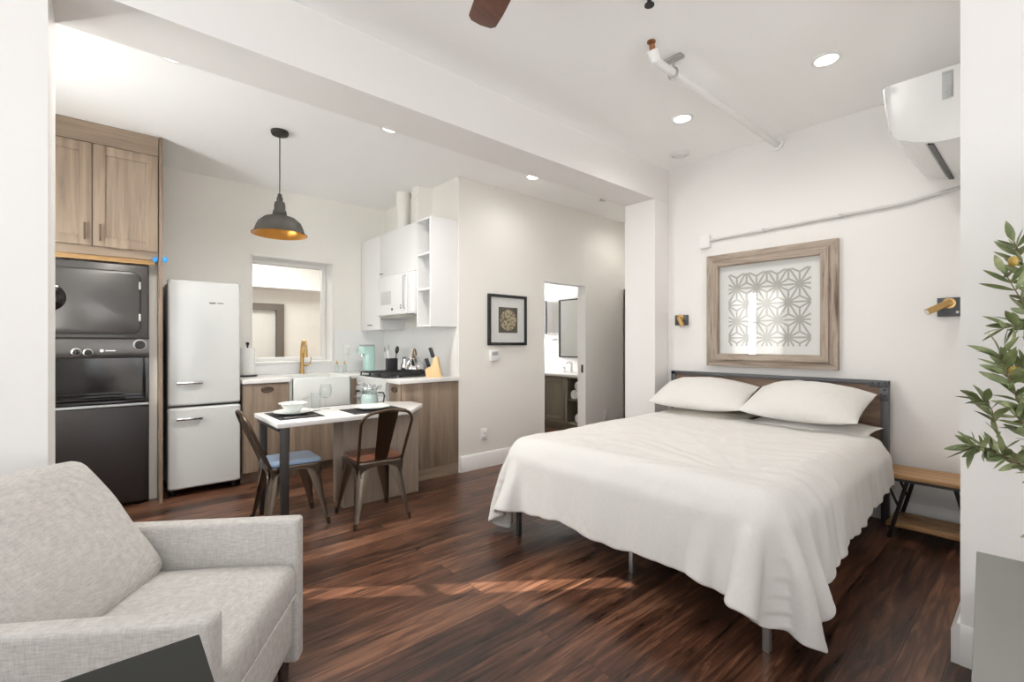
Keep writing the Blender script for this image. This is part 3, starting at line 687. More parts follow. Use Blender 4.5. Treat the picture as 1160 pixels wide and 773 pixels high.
o = tag(MB().cyl((2.45, 4.62, 2.47), (2.45, 4.62, 2.903), .075).build('vent_pipe', 'kwall'), 'beige round vent pipe on top of the wall cabinets', 'pipe')
rebase(o, (2.45, 4.62, 2.47))

# ------------------------------------------------------------------ dining peninsula
t = thing('dining_table', 'white quartz dining table with two black legs and a wood panel base', 'table', (1.45, 3.57, 0))
MB().prism([(.835, 3.262), (1.80, 3.262), (2.065, 3.55), (2.065, 3.75), (1.90, 3.885), (.835, 3.885)], .718, .75, 'z', .004).build('tabletop', 'quartz', t)
MB().box(1.38, 2.03, 3.56, 3.775, 0, .717, .002).build('panel_base', 'pen', t)
MB().box(.85, 1.38, 3.835, 3.855, .69, .717).box(.85, .87, 3.31, 3.835, .69, .717).build('apron', 'iron', t)
for y in (3.272, 3.82): MB().box(.862, .91, y, y+.045, 0, .717, .002).build('leg', 'iron', t)

def placemat(name, label, c, sx, sy, rz):
    o = MB().box(-sx/2, sx/2, -sy/2, sy/2, 0, .003, .001).build(name, 'placemat')
    o.location = c; o.rotation_euler = (0, 0, rz); return tag(o, label, 'placemat', 'placemats on the dining table')
placemat('placemat', 'dark woven placemat at the left end of the white table', (1.035, 3.60, .75), .30, .42, 0.0)
placemat('placemat', 'dark woven placemat in front of the brown chair', (1.58, 3.47, .75), .42, .30, 0)
def plate(label, c, r, grp):
    o = MB().lathe([(0, .006), (r*.6, .006), (r*.68, .010), (r, .024), (r*1.0, .028), (r*.66, .015), (0, .011)], (0, 0, 0), 40).build('plate', 'ceramic')
    o.location = c; return tag(o, label, 'plate', grp)
plate('white dinner plate under the bowl on the left placemat', (1.035, 3.62, .751), .135, 'plates on the table')
plate('white dinner plate on the right placemat in front of the glass pitcher', (1.58, 3.49, .751), .135, 'plates on the table')
t = thing('cereal_bowl', 'white wide rimmed bowl on the left plate', 'bowl', (1.04, 3.64, .766))
MB().lathe([(0, 0), (.04, 0), (.045, .006), (.07, .035), (.085, .058), (.10, .064), (.10, .068), (.083, .064), (.066, .04), (.04, .01), (0, .008)], (1.04, 3.64, .766), 40).build('bowl_body', 'ceramic', t)
t = thing('spoon', 'steel spoon lying across the bowl rim', 'spoon', (1.11, 3.66, .83))
MB().tube([(1.05, 3.62, .835), (1.10, 3.66, .845), (1.17, 3.70, .865)], [.004, .003, .005], 8).build('handle', 'steel', t)
MB().sphere((1.03, 3.605, .832), .02, (1.3, .9, .3)).build('spoon_bowl', 'steel', t)
for y, nm, lab in ((3.44, 'knife', 'steel table knife on the left placemat nearest the table edge'), (3.47, 'fork', 'steel fork beside the knife on the left placemat')):
    k = MB().box(.93, 1.04, y-.006, y+.006, .754, .757, .001)
    if nm == 'knife': k.prism([(1.04, y-.006), (1.13, y-.009), (1.145, y), (1.04, y+.006)], .754, .756, 'z')
    else:
        k.box(1.04, 1.10, y-.003, y+.003, .754, .757)
        k.box(1.10, 1.112, y-.011, y+.011, .754, .757)
        for q in (-.009, -.003, .003, .009): k.box(1.112, 1.15, y+q-.0015, y+q+.0015, .754, .757)
    o = tag(k.build(nm, 'steel'), lab, nm); rebase(o, (1.04, y, .754))
def glass(name, label, c, prof, cat, foot=None):
    o = MB().lathe(prof, (0, 0, 0), 36).build(name, 'ware'); o.location = c
    return tag(o, label, cat)
glass('tumbler', 'clear straight glass tumbler left of the wine glass', (1.22, 3.70, .75), [(0, 0), (.030, 0), (.032, .004), (.037, .14), (.035, .14), (.030, .02), (0, .016)], 'glass')
glass('wine_glass', 'clear round wine glass on the white table', (1.315, 3.76, .75), [(0, .004), (.034, .002), (.036, .004), (.01, .008), (.005, .02), (.005, .07), (.012, .08), (.035, .10), (.045, .13), (.044, .165), (.036, .195), (.034, .195), (.042, .16), (.043, .13), (.033, .103), (0, .086)], 'glass')
t = thing('pitcher', 'clear frosted glass pitcher with a black handle behind the right placemat', 'pitcher', (1.64, 3.68, .7505))
MB().lathe([(0, 0), (.062, 0), (.068, .006), (.072, .05), (.066, .10), (.06, .125), (.066, .15), (.064, .15), (.057, .125), (.062, .10), (.068, .05), (.06, .012), (0, .01)], (1.64, 3.68, .7505), 36).build('pitcher_body', 'pitcherglass', t)
MB().lathe([(0, 0), (.063, 0), (.066, .04), (.06, .09), (0, .09)], (1.64, 3.68, .7635), 30).build('water', mat('pale_water', (.80, .86, .84), .1), t)
MB().tube([(1.70, 3.65, .862), (1.74, 3.63, .86), (1.748, 3.625, .838), (1.742, 3.63, .78)], .006, 8).build('handle', 'black', t)
MB().cyl((1.64, 3.68, .8915), (1.64, 3.68, .9065), .062, .058, 30).sphere((1.64, 3.68, .9125), .012).build('lid', 'chrome', t)

# ------------------------------------------------------------------ metal cafe chairs (facing local +Y)
def cafe_chair(name, label, loc, rz, seat_m, seat_label):
    t = thing(name, label, 'chair', loc, rz, 'metal cafe chairs at the table', world=False)
    SZ = .445
    # pan with rounded rim
    MB().prism(rrect(-.175, .175, -.175, .175, .05), SZ-.03, SZ-.006, 'z', .004).build('seat_pan', 'gun', t)
    s = MB().prism(rrect(-.172, .172, -.165, .175, .05), SZ-.005, SZ+.014, 'z', .006, seg=3).build('seat', seat_m, t); s['label'] = seat_label
    # legs: folded plate wrapping the corner, tapering to a small foot
    for sx in (-1, 1):
        for sy in (-1, 1):
            bm = bmesh.new(); rows = []
            N = 12
            for i in range(N+1):
                f = i/N; z = (SZ-.03)*(1-f)+.0*f
                w = .072*(1-f)**1.25+.022
                if i == N: w = .02
                cx_, cy_ = sx*(.160+.045*f), sy*(.160+.055*f)
                ring = []
                for k in range(7):
                    u = k/6
                    if u < .5: px, py = cx_-sx*w*(1-2*u), cy_
                    else: px, py = cx_, cy_-sy*w*(2*u-1)
                    if k == 3: px -= sx*.012*(1-f*.4); py -= sy*.012*(1-f*.4)
                    if k in (2, 4): px -= sx*.002; py -= sy*.002
                    ring.append((px, py, z))
                rows.append(ring)
            V = [[bm.verts.new(p) for p in r] for r in rows]
            for i in range(N):
                for k in range(6): bm.faces.new((V[i][k], V[i+1][k], V[i+1][k+1], V[i][k+1]))
            bmesh.ops.recalc_face_normals(bm, faces=bm.faces)
            bmesh.ops.solidify(bm, geom=bm.faces[:], thickness=.003)
            L = MB(); L._add(bm)
            l = L.build('leg', 'gun', t)
            fx, fy = sx*.203, sy*.213
            MB().cyl((fx-sx*.006, fy-sy*.006, 0), (fx-sx*.008, fy-sy*.008, .045), .013, .014, 12).build('foot', 'gundark', l)
    # arched skirts between the legs
    sk = MB()
    for q in range(4):
        P = [(-.165, SZ-.012)]
        for k in range(17):
            a = PI*k/16; P.append((-.155*math.cos(a)*.92, SZ-.105+.072*math.sin(a)))
        P.append((.165, SZ-.012))
        mt = Matrix.Rotation(q*PI/2, 4, 'Z') @ Matrix.Translation((0, -.170, 0))
        bm = bmesh.new()
        top = [bm.verts.new((-.165+.33*k/16, 0, SZ-.012)) for k in range(17)]
        lo = [bm.verts.new((-.143*math.cos(PI*k/16), .0, SZ-.11+.075*math.sin(PI*k/16)**.7)) for k in range(17)]
        for k in range(16): bm.faces.new((top[k], top[k+1], lo[k+1], lo[k]))
        bmesh.ops.solidify(bm, geom=bm.faces[:], thickness=.004)
        bmesh.ops.transform(bm, matrix=mt, verts=bm.verts)
        sk._add(bm)
        sk.tube([mt @ Vector((-.143*math.cos(PI*k/16), 0, SZ-.11+.075*math.sin(PI*k/16)**.7)) for k in range(17)], .004, 6)
    sk.build('skirt', 'gun', t)
    # hoop back leaning backwards
    def B(x, h):  # point of the back plane at height h above the seat
        return (x, -.165-.155*(h/.37), SZ+.005+h)
    pts = [B(-.160, -.02), B(-.168, .1), B(-.177, .2), B(-.182, .27)]
    for k in range(1, 8):
        a = PI/2*k/8; pts.append(B(-.182+.08*(1-math.cos(a)), .27+.08*math.sin(a)))
    pts.append(B(-.10, .352)); pts.append(B(0, .365))
    right = [(-x, y, z) for x, y, z in pts[:-1]][::-1]
    MB().tube(pts+right, .0105, 10).build('back_hoop', 'gundark', t)
    bm = bmesh.new(); rows = []
    for i in range(9):
        h = -.01+.375*i/8; hw = .045+.028*i/8
        rows.append([bm.verts.new(Vector(B(-hw+2*hw*k/6, h))+Vector((0, -.006*math.cos(PI*(k/6-.5)), 0))) for k in range(7)])
    for i in range(8):
        for k in range(6): bm.faces.new((rows[i][k], rows[i][k+1], rows[i+1][k+1], rows[i+1][k]))
    bmesh.ops.solidify(bm, geom=bm.faces[:], thickness=.003)
    sp = MB(); sp._add(bm); sp.build('back_splat', 'gundark', t)
    return t
cafe_chair('cafe_chair', 'metal cafe chair with a red-brown wood seat, back turned to the room', (1.485, 3.275, 0), math.radians(-4), 'seatwood', 'red-brown wood seat')
cafe_chair('cafe_chair', 'metal cafe chair with a seat painted pale blue for window glare at the left end of the table', (.99, 3.545, 0), math.radians(-92), 'glareseat', 'seat painted pale blue for window glare')  # blue of this seat is painted window glare

# ------------------------------------------------------------------ pendant lamp over the table
cx, cy = 1.016, 3.9
t = thing('pendant_lamp', 'dark bronze pendant lamp with gilded inside hanging over the table', 'lamp', (cx, cy, ZK))
MB().lathe([(0, 0), (.062, 0), (.064, -.012), (.058, -.028), (.012, -.032), (0, -.032)], (cx, cy, ZK)).build('canopy', 'shade', t)
MB().cyl((cx, cy, ZK-.03), (cx, cy, 2.40), .004, n=8).build('cord', 'black', t)
MB().lathe([(0, 2.42), (.014, 2.42), (.018, 2.395), (.022, 2.39), (.022, 2.365), (.036, 2.355), (.04, 2.33), (.04, 2.30), (.048, 2.285), (.05, 2.26), (.045, 2.25)], (cx, cy, 0)).build('socket_cover', 'shade', t)
MB().lathe([(.045, 2.262), (.055, 2.255), (.11, 2.235), (.150, 2.20), (.165, 2.165), (.178, 2.125), (.196, 2.112), (.197, 2.108), (.178, 2.119), (.163, 2.160)], (cx, cy, 0), 48).build('lamp_shade', 'shade', t)
MB().lathe([(.0, 2.254), (.05, 2.250), (.108, 2.230), (.147, 2.196), (.162, 2.162), (.176, 2.120), (.195, 2.107)], (cx, cy, 0), 48).build('shade_lining', 'gold', t)
MB().sphere((cx, cy, 2.19), .032).cyl((cx, cy, 2.21), (cx, cy, 2.25), .016).build('light_bulb', 'bulb', t)

# ------------------------------------------------------------------ recessed lights, smoke alarms, vents
def downlight(label, x, y, z, power, on=True):
    t = thing('recessed_light', label, 'ceiling light', (x, y, z), group='recessed ceiling lights')
    MB().lathe([(.082, 0), (.082, -.006), (.062, -.008), (.058, 0)], (x, y, z), 32).build('trim_ring', 'white', t)
    MB().lathe([(0, -.003), (.060, -.003), (.060, 0)], (x, y, z), 32).build('lens', 'lamp' if on else 'plastic', t)
    if on:
        d = bpy.data.lights.new('downlight', 'SPOT'); d.energy = power; d.spot_size = math.radians(165); d.spot_blend = 1; d.shadow_soft_size = .06; d.color = (1, .97, .92)
        o = bpy.data.objects.new('downlight', d); COL.objects.link(o); o.parent = t; o.location = (0, 0, -.02)
downlight('lit recessed ceiling light nearest the air conditioner', 3.312, .894, ZM, 28)
downlight('lit recessed ceiling light by the white pipe, toward the beam', 3.347, 1.855, ZM, 28)
downlight('lit recessed ceiling light over the hall wall artwork', 3.165, 3.324, ZK, 14)
downlight('added, unseen recessed ceiling light deep in the hall past the bathroom door', 4.97, 3.30, ZK, 17)  # out of sight; added to brighten the far hall
downlight('recessed ceiling light, lit as added kitchen fill, right of the pendant lamp', 1.637, 3.283, ZK, 95)  # its light is added to brighten the kitchen
downlight('recessed ceiling light, lit as added kitchen fill, near the wood cupboard top', .286, 3.263, ZK, 70)  # light added here too, for a brighter kitchen
t = thing('ceiling_vent', 'round white ceiling vent in the corner above the bed head', 'vent', (3.952, 2.216, ZM))
MB().lathe([(.09, 0), (.088, -.012), (.062, -.02), (.06, -.008)], (3.952, 2.216, ZM), 32).build('vent_ring', 'plastic', t)
MB().lathe([(0, -.026), (.045, -.024), (.052, -.016), (.03, -.010), (0, -.01)], (3.952, 2.216, ZM), 32).build('vent_disc', 'plastic', t)
t = thing('smoke_alarm', 'white smoke alarm on the hall ceiling before the pier', 'smoke alarm', (4.19, 3.274, ZK))
MB().lathe([(0, -.035), (.045, -.034), (.06, -.026), (.066, 0)], (4.19, 3.274, ZK), 32).build('alarm_body', 'plastic', t)
MB().lathe([(.03, -.040), (.036, -.040), (.04, -.034)], (4.19, 3.274, ZK), 24).build('alarm_grille', 'greyplastic', t)
t = thing('sprinkler_head', 'small dark sprinkler head on the ceiling above the white pipe end', 'sprinkler', (2.03, 1.30, ZM))
MB().lathe([(.035, 0), (.034, -.006), (.014, -.01), (.012, -.03), (0, -.03)], (2.03, 1.30, ZM), 20).build('escutcheon', 'white', t)
MB().lathe([(0, -.03), (.010, -.03), (.012, -.05), (.024, -.055), (.024, -.06), (0, -.06)], (2.03, 1.30, ZM), 20).build('deflector', 'black', t)

# white sprinkler pipe under the ceiling
t = thing('ceiling_pipe', 'white pipe along the ceiling with copper end and galvanised hanger', 'pipe', (3.3, 1.5, 2.9))
MB().tube([(2.38, 1.5, 2.945), (2.385, 1.5, 2.925), (2.40, 1.5, 2.91), (2.43, 1.5, 2.905), (4.25, 1.5, 2.935)], .024, 16).build('pipe_run', 'white', t)
MB().cyl((2.405, 1.5, 2.9), (2.37, 1.5, 2.955), .031).build('elbow', 'white', t)
MB().cyl((2.378, 1.5, 2.95), (2.368, 1.5, 2.985), .016).lathe([(.0, 0), (.024, 0), (.024, -.006), (.016, -.012), (0, -.012)], (2.362, 1.5, ZM)).build('copper_fitting', 'copper', t)
MB().box(2.575, 2.625, 1.44, 1.56, 2.985, ZM, .002).cyl((2.60, 1.5, 2.99), (2.60, 1.5, 2.945), .007, n=10).tube([(2.60, 1.5+.03*math.sin(a), 2.907+.034*math.cos(a)) for a in [2*PI*k/16 for k in range(16)]], .006, 8, True).build('hanger', 'galv', t)
MB().lathe([(.026, 0), (.05, 0), (.05, -.01), (.026, -.014)], mtx=Matrix.Translation((4.245, 1.5, 2.934)) @ Matrix.Rotation(PI/2, 4, 'Y')).build('wall_flange', 'white', t)

# ceiling fan: only one blade tip is in the picture
hub = Vector((1.010, 1.0, 0))
t = thing('ceiling_fan', 'ceiling fan with walnut blades, one tip at the top of the photo', 'ceiling fan', (hub.x, hub.y, ZM))
MB().lathe([(0, 0), (.07, 0), (.065, -.05), (.02, -.06), (.02, -.2), (.10, -.22), (.115, -.26), (.115, -.31), (.09, -.36), (0, -.37)], (hub.x, hub.y, ZM)).build('motor_housing', 'iron', t)
tip_dir = math.atan2(1.476-hub.y, 1.26-hub.x)
for k in range(5):
    a = math.radians(70.5)+k*2*PI/5
    P = [(.16, -.045), (.30, -.062), (.55, -.066), (.635, -.062), (.655, -.045), (.662, 0), (.655, .045), (.635, .062), (.55, .066), (.30, .062), (.16, .045)]
    mt = Matrix.Translation((hub.x, hub.y, 2.655)) @ Matrix.Rotation(a, 4, 'Z') @ Matrix.Rotation(math.radians(9), 4, 'X')
    b_ = MB().prism(P, -.004, .004, 'z', .002).build('blade', 'blade', t, mtx=mt)
    MB().box(.09, .22, -.018, .018, .004, .012, .002).build('blade_bracket', 'iron', b_, mtx=mt)

# ------------------------------------------------------------------ hall wall: print and thermostat
t = thing('framed_print', 'small black framed print of a cream medallion on the hall wall', 'picture', (3.23, 3.79, 1.25))
x0, x1, z0, z1 = 2.966, 3.497, 1.248, 1.782; fw = .03
MB().box(x0, x0+fw, 3.77, 3.799, z0, z1, .002).box(x1-fw, x1, 3.77, 3.799, z0, z1, .002).box(x0+fw, x1-fw, 3.77, 3.799, z0, z0+fw, .002).box(x0+fw, x1-fw, 3.77, 3.799, z1-fw, z1, .002).build('frame', 'black', t)
MB().box(x0+fw, x1-fw, 3.787, 3.797, z0+fw, z1-fw).build('mat_board', 'paper', t)
cxm, czm = (x0+x1)/2+.005, (z0+z1)/2
pr = MB().box(cxm-.13, cxm+.13, 3.784, 3.788, czm-.135, czm+.135).build('print', 'medalbg', t)
MB().lathe([(0, .0), (.112, .0), (.112, .002), (0, .002)], mtx=Matrix.Translation((cxm, 3.785, czm)) @ Matrix.Rotation(PI/2, 4, 'X'), n=40).build('medallion', 'medal', pr)
MB().box(x0+fw, x1-fw, 3.777, 3.779, z0+fw, z1-fw).build('glazing', 'glass', t)
t = thing('thermostat', 'white thermostat with a grey screen under the small print', 'thermostat', (3.05, 3.79, 1.08))
MB().box(2.995, 3.105, 3.778, 3.80, 1.085, 1.195, .005).build('case', 'plastic', t)
MB().box(3.01, 3.09, 3.775, 3.780, 1.145, 1.185, .001).build('screen', 'greyplastic', t)

# ------------------------------------------------------------------ bathroom seen through the doorway
VX = 5.0
t = thing('bathroom_vanity', 'olive grey vanity with white top and open shelves in the bathroom', 'vanity', (5.27, 4.8, 0))
v = MB(); v.box(VX+.02, 5.545, 4.58, 5.5, .10, .785).box(VX+.02, 5.545, 4.16, 4.18, .10, .785).box(5.5, 5.545, 4.18, 4.58, .10, .785).box(VX+.06, 5.545, 4.16, 5.5, 0, .10)
v.box(VX, VX+.02, 4.55, 4.59, .10, .785).box(VX, VX+.02, 4.16, 4.19, .10, .785).box(VX, VX+.02, 4.16, 5.5, .765, .785).box(VX, VX+.02, 4.16, 5.5, .10, .13)
v.build('carcass', 'vanity', t)
for z in (.12, .45): MB().box(VX+.01, 5.5, 4.18, 4.58, z, z+.02).build('shelf', 'vanity', t)
for y0, y1 in ((4.60, 5.04), (5.05, 5.49)):
    mb = MB(); f_ = .06
    mb.box(VX, VX+.02, y0, y0+f_, .135, .76, .002).box(VX, VX+.02, y1-f_, y1, .135, .76, .002).box(VX, VX+.02, y0+f_, y1-f_, .70, .76, .002).box(VX, VX+.02, y0+f_, y1-f_, .135, .195, .002).box(VX+.009, VX+.02, y0+f_, y1-f_, .195, .70)
    mb.build('door', 'vanity', t)
MB().box(VX-.02, 5.547, 4.14, 5.52, .787, .822, .004).build('vanity_top', 'quartz', t)
t = thing('basin_faucet', 'chrome faucet with two handles on the bathroom vanity', 'faucet', (5.36, 4.78, .822))
MB().cyl((5.36, 4.78, .822), (5.36, 4.78, .97), .018).tube([(5.36, 4.78, .96), (5.30, 4.78, .985), (5.24, 4.78, .965)], .012).build('spout', 'chrome', t)
for y in (4.62, 4.93): MB().lathe([(.022, 0), (.02, .03), (.012, .05), (.024, .06), (.022, .085), (0, .088)], (5.36, y, .822), 16).build('handle', 'chrome', t)
t = thing('bathroom_mirror', 'tall black framed mirror above the bathroom faucet', 'mirror', (5.54, 4.75, 1.05))
y0, y1, z0, z1 = 4.42, 5.02+.16, 1.045, 1.965
y0, y1 = 4.415, 5.19
y0, y1 = 4.44, 5.20
MB().box(5.515, 5.548, y0, y0+.018, z0, z1).box(5.515, 5.548, y1-.018, y1, z0, z1).box(5.515, 5.548, y0+.018, y1-.018, z0, z0+.018).box(5.515, 5.548, y0+.018, y1-.018, z1-.018, z1).build('frame', 'black', t)
MB().box(5.53, 5.54, y0+.018, y1-.018, z0+.018, z1-.018).build('mirror_glass', 'mirror', t)
t = thing('bathroom_cabinet', 'white framed cabinet left of the bathroom mirror', 'cabinet', (5.5, 5.55, 1.45))
MB().box(5.43, 5.548, 5.38, 5.9, 1.43, 1.95, .003).build('carcass', 'lacquer', t)
MB().box(5.40, 5.428, 5.375, 5.40, 1.42, 1.96).box(5.40, 5.428, 5.40, 5.9, 1.42, 1.445).build('frame', 'iron', t)
t = thing('towel_bar', 'chrome towel bar on the bathroom wall below the cabinet', 'towel bar', (5.5, 5.45, 1.3))
MB().tube([(5.55, 5.28, 1.33), (5.46, 5.28, 1.33), (5.46, 5.7, 1.33), (5.55, 5.7, 1.33)], .011).build('bar', 'steel', t)
def rolled_towel(label, y, z, r=.065):
    P = []
    for k in range(60):
        a = k*.42; P.append(((.012+(r-.012)*k/59)*math.cos(a), (.012+(r-.012)*k/59)*math.sin(a)))
    outer = [(math.cos(2*PI*k/28)*r*1.12, math.sin(2*PI*k/28)*r) for k in range(28)]
    mb = MB().prism([(y+u, z+v) for u, v in outer], 5.04, 5.36, 'x', .012)
    mb.tube([(5.035, y+u*.92, z+v*.92) for u, v in P], .005, 6)
    o = tag(mb.build('rolled_towel', 'towel'), label, 'towel', 'rolled towels in the vanity'); return rebase(o, (5.2, y, z-r))
rolled_towel('rolled white towel on the upper vanity shelf, left one', 4.45, .537)
rolled_towel('rolled white towel on the upper vanity shelf, right one', 4.30, .537)
rolled_towel('rolled white towel topmost on the upper vanity shelf', 4.375, .665)
rolled_towel('rolled white towel on the bottom vanity shelf', 4.37, .207)
o = tag(MB().box(4.51, 4.516, 3.835, 3.865, .90, 1.0, .002).cyl((4.513, 3.85, .95), (4.505, 3.85, .95), .011).build('strike_plate', 'iron'), 'dark strike plate on the white bathroom door jamb', 'strike plate')
rebase(o, (4.513, 3.85, .95))

# ------------------------------------------------------------------ headboard wall: artwork, sconces, conduit, air conditioner
t = thing('wall_artwork', 'large weathered wood frame with a grey star lattice above the bed', 'picture', (4.23, 1.575, 1.06))
def frame_x(x0, x1, ya, yb, za, zb, w, name, parent):
    """mitred frame facing -X"""
    fr = None
    for poly, m in (([(ya, za), (ya, zb), (ya+w, zb-w), (ya+w, za+w)], 'barnv'), ([(yb, za), (yb, zb), (yb-w, zb-w), (yb-w, za+w)], 'barnv'), ([(ya, za), (yb, za), (yb-w, za+w), (ya+w, za+w)], 'barn'), ([(ya, zb), (yb, zb), (yb-w, zb-w), (ya+w, zb-w)], 'barn')):
        MB().prism(poly, x0, x1, 'x', .002).build(name, m, parent)
frame_x(4.205, 4.249, 1.06, 2.09, 1.063, 2.073, .06, 'outer_frame', t)
frame_x(4.185, 4.235, 1.118, 2.032, 1.121, 2.015, .055, 'inner_frame', t)
pp = MB().box(4.226, 4.236, 1.165, 1.99, 1.16, 1.965).build('backing_paper', 'paper', t)
# star lattice (triangular net, every vertex joined to its neighbours and to the triangle centres), clipped to its field
ya, yb, za, zb = 1.246, 1.894, 1.246, 1.882
ap, hp = .166, .1447
segs = []
def clip(p, q):
    t0, t1 = 0., 1.; d = (q[0]-p[0], q[1]-p[1])
    for dd_, lo, hi, o_ in ((d[0], ya, yb, p[0]), (d[1], za, zb, p[1])):
        if abs(dd_) < 1e-9:
            if o_ < lo-1e-6 or o_ > hi+1e-6: return None
        else:
            a_, b_ = (lo-o_)/dd_, (hi-o_)/dd_
            if a_ > b_: a_, b_ = b_, a_
            t0, t1 = max(t0, a_), min(t1, b_)
    if t0 >= t1-1e-4: return None
    return (p[0]+d[0]*t0, p[1]+d[1]*t0), (p[0]+d[0]*t1, p[1]+d[1]*t1)
vrt = lambda i, j: (1.325+ap*(i+.5*(j % 2)), 1.751+hp*j-0)
for j in range(-5, 3):
    for i in range(-3, 6):
        p = vrt(i, j); right = vrt(i+1, j)
        ul = vrt(i if j % 2 else i-1, j+1); ur = vrt(i+1 if j % 2 else i, j+1)
        segs += [(p, right), (p, ul), (p, ur)]
        for tri in ((p, right, ur), (p, ul, ur)):
            c_ = (sum(q[0] for q in tri)/3, sum(q[1] for q in tri)/3)
            segs += [(c_, q) for q in tri]
lat = MB()
for s0, s1 in segs:
    c_ = clip(s0, s1)
    if c_ is None: continue
    (p0y, p0z), (p1y, p1z) = c_; L = math.hypot(p1y-p0y, p1z-p0z)
    if L < .004: continue
    ny, nz = -(p1z-p0z)/L*.0072, (p1y-p0y)/L*.0072
    jx = 4.2230+.0006*random.random()
    lat.prism([(p0y-ny, p0z-nz), (p1y-ny, p1z-nz), (p1y+ny, p1z+nz), (p0y+ny, p0z+nz)], jx, 4.2262, 'x')
lat.build('star_lattice', 'patternink', pp, smooth=0)
MB().box(4.214, 4.217, 1.165, 1.99, 1.16, 1.965).build('glazing', 'glass', t)

def sconce(label, y, z, tube0, tube1, w=.125, h=.125):
    t = thing('reading_sconce', label, 'wall light', (4.25, y, z-h/2), group='brass reading sconces')
    MB().box(4.225, 4.249, y-w/2, y+w/2, z-h/2, z+h/2, .003).build('back_plate', 'slate', t)
    p0, p1 = Vector(tube0), Vector(tube1)
    MB().lathe([(.018, 0), (.034, 0), (.034, .008), (.018, .010)], mtx=Matrix.Translation((4.225, p0.y, p0.z)) @ Matrix.Rotation(-PI/2, 4, 'Y')).build('ring', 'brass', t)
    MB().cyl((4.225, p0.y, p0.z), p0, .012).sphere(p0, .021).build('swivel', 'brass', t)
    d = (p1-p0).normalized()
    MB().cyl(p0-d*.012, p1, .0215).cyl(p0+d*.02, p0+d*.024, .0235).build('lamp_tube', 'brass', t)
    MB().cyl(p1-d*.001, p1+d*.002, .017).build('lens', 'ceramic', t)
sconce('brass reading sconce on a dark plate left of the wood framed artwork', 2.355, 1.494, (4.195, 2.36, 1.515), (4.15, 2.30, 1.43), .13, .10)
sconce('brass reading sconce on a dark plate right of the wood framed artwork', .435, 1.51, (4.19, .44, 1.535), (4.10, .535, 1.475), .13, .125)
MB().cyl((4.222, .40, 1.475), (4.228, .40, 1.475), .008).build('switch_button', 'plastic', bpy.data.objects['reading_sconce.001'])
t = thing('junction_box', 'white junction box on the wall above the left corner of the artwork', 'junction box', (4.24, 2.11, 2.15))
MB().box(4.20, 4.249, 2.065, 2.155, 2.155, 2.275, .005).build('box_body', 'plastic', t)
MB().box(4.196, 4.202, 2.075, 2.145, 2.165, 2.265, .002).build('cover', 'white', t)
t = thing('cable_conduit', 'thin grey white cable conduit running from junction box to air conditioner', 'conduit', (4.24, 1.3, 2.2))
MB().tube([(4.235, 2.066, 2.225), (4.235, 2.0, 2.225), (4.235, .72, 2.25), (4.235, .66, 2.254), (4.235, .40, 2.292), (4.235, .1, 2.335)], .0125, 10).build('conduit_run', 'greyplastic' if False else mat('conduit_paint', (.62, .61, .59), .4), t)
for y in (1.6, 1.05): MB().box(4.218, 4.249, y-.012, y+.012, 2.225+(2.0-y)*.0195-.014, 2.225+(2.0-y)*.0195+.014, .003).build('clip', 'galv', t)

t = thing('air_conditioner', 'white wall mounted air conditioner high up at the right wall corner', 'air conditioner', (3.73, .236, 2.33))
prof = [(.236, 2.712), (.585, 2.712), (.612, 2.695), (.606, 2.60), (.585, 2.45), (.575, 2.425), (.552, 2.395), (.49, 2.362), (.40, 2.335), (.36, 2.33), (.236, 2.33)]
MB().prism(prof, 3.312, 4.15, 'x', .005).build('body', 'acwhite', t)
MB().prism([(.588, 2.714), (.617, 2.698), (.611, 2.60), (.590, 2.452), (.583, 2.455), (.602, 2.60), (.606, 2.69)], 3.305, 4.157, 'x', .002).build('front_panel', 'acwhite', t)
MB().prism([(.545, 2.386), (.49, 2.357), (.44, 2.342), (.44, 2.348), (.49, 2.364), (.545, 2.393)], 3.34, 4.12, 'x', .001).build('louver', 'plastic', t)
MB().prism([(.408, 2.330), (.432, 2.336), (.432, 2.352), (.408, 2.347)], 3.335, 4.14, 'x').build('outlet_slot', 'black', t)
st = MB().box(3.3085, 3.3125, .328, .372, 2.545, 2.69, .0005).build('sticker', mat('sticker_grey', (.50, .51, .51), .5), t)
sl = MB().box(3.307, 3.309, .331, .369, 2.676, 2.682).box(3.307, 3.309, .331, .334, 2.553, 2.676)
for k in range(5): sl.box(3.307, 3.309,   .331, .333+.018+.004*(k % 3), 2.553+k*.013, 2.558+k*.013)
sl.build('sticker_print', 'greyplastic', st)

# ------------------------------------------------------------------ bed
BY0, BY1 = .745, 2.42
t = thing('bed_frame', 'queen bed frame with wood headboard edged in dark riveted metal', 'bed', (3.1, 1.58, 0))
MB().box(4.165, 4.195, BY0+.03, BY1-.03, .38, .975).build('headboard_panel', 'head', t)
MB().box(4.155, 4.205, BY0, BY1, .972, 1.004, .003).build('headboard_rail', 'slate', t)
for y in (BY0, BY1-.045):
    MB().box(4.155, 4.205, y, y+.045, 0, 1.0, .003).build('headboard_post', 'slate', t)
br_ = MB().box(4.150, 4.156, BY0, BY0+.11, .955, 1.004, .001).box(4.150, 4.156, BY0, BY0+.05, .86, .955, .001)
br_.build('corner_bracket', 'slate', t)
bo = MB()
for y, z in ((.765, .988), (.765, .94), (.765, .90), (.80, .985), (.835, .985), (.79, .96), (.765, .965)): bo.sphere((4.149, y, z), .0075, (.6, 1, 1), 10)
bo.build('rivets', 'iron', t)
MB().box(2.05, 4.16, .755, .79, .28, .345, .003).build('side_rail', 'slate', t)
MB().box(2.05, 4.16, 2.30, 2.335, .28, .345, .003).build('side_rail', 'slate', t)
MB().box(2.03, 2.07, .755, 2.335, .28, .345, .003).build('foot_rail', 'slate', t)
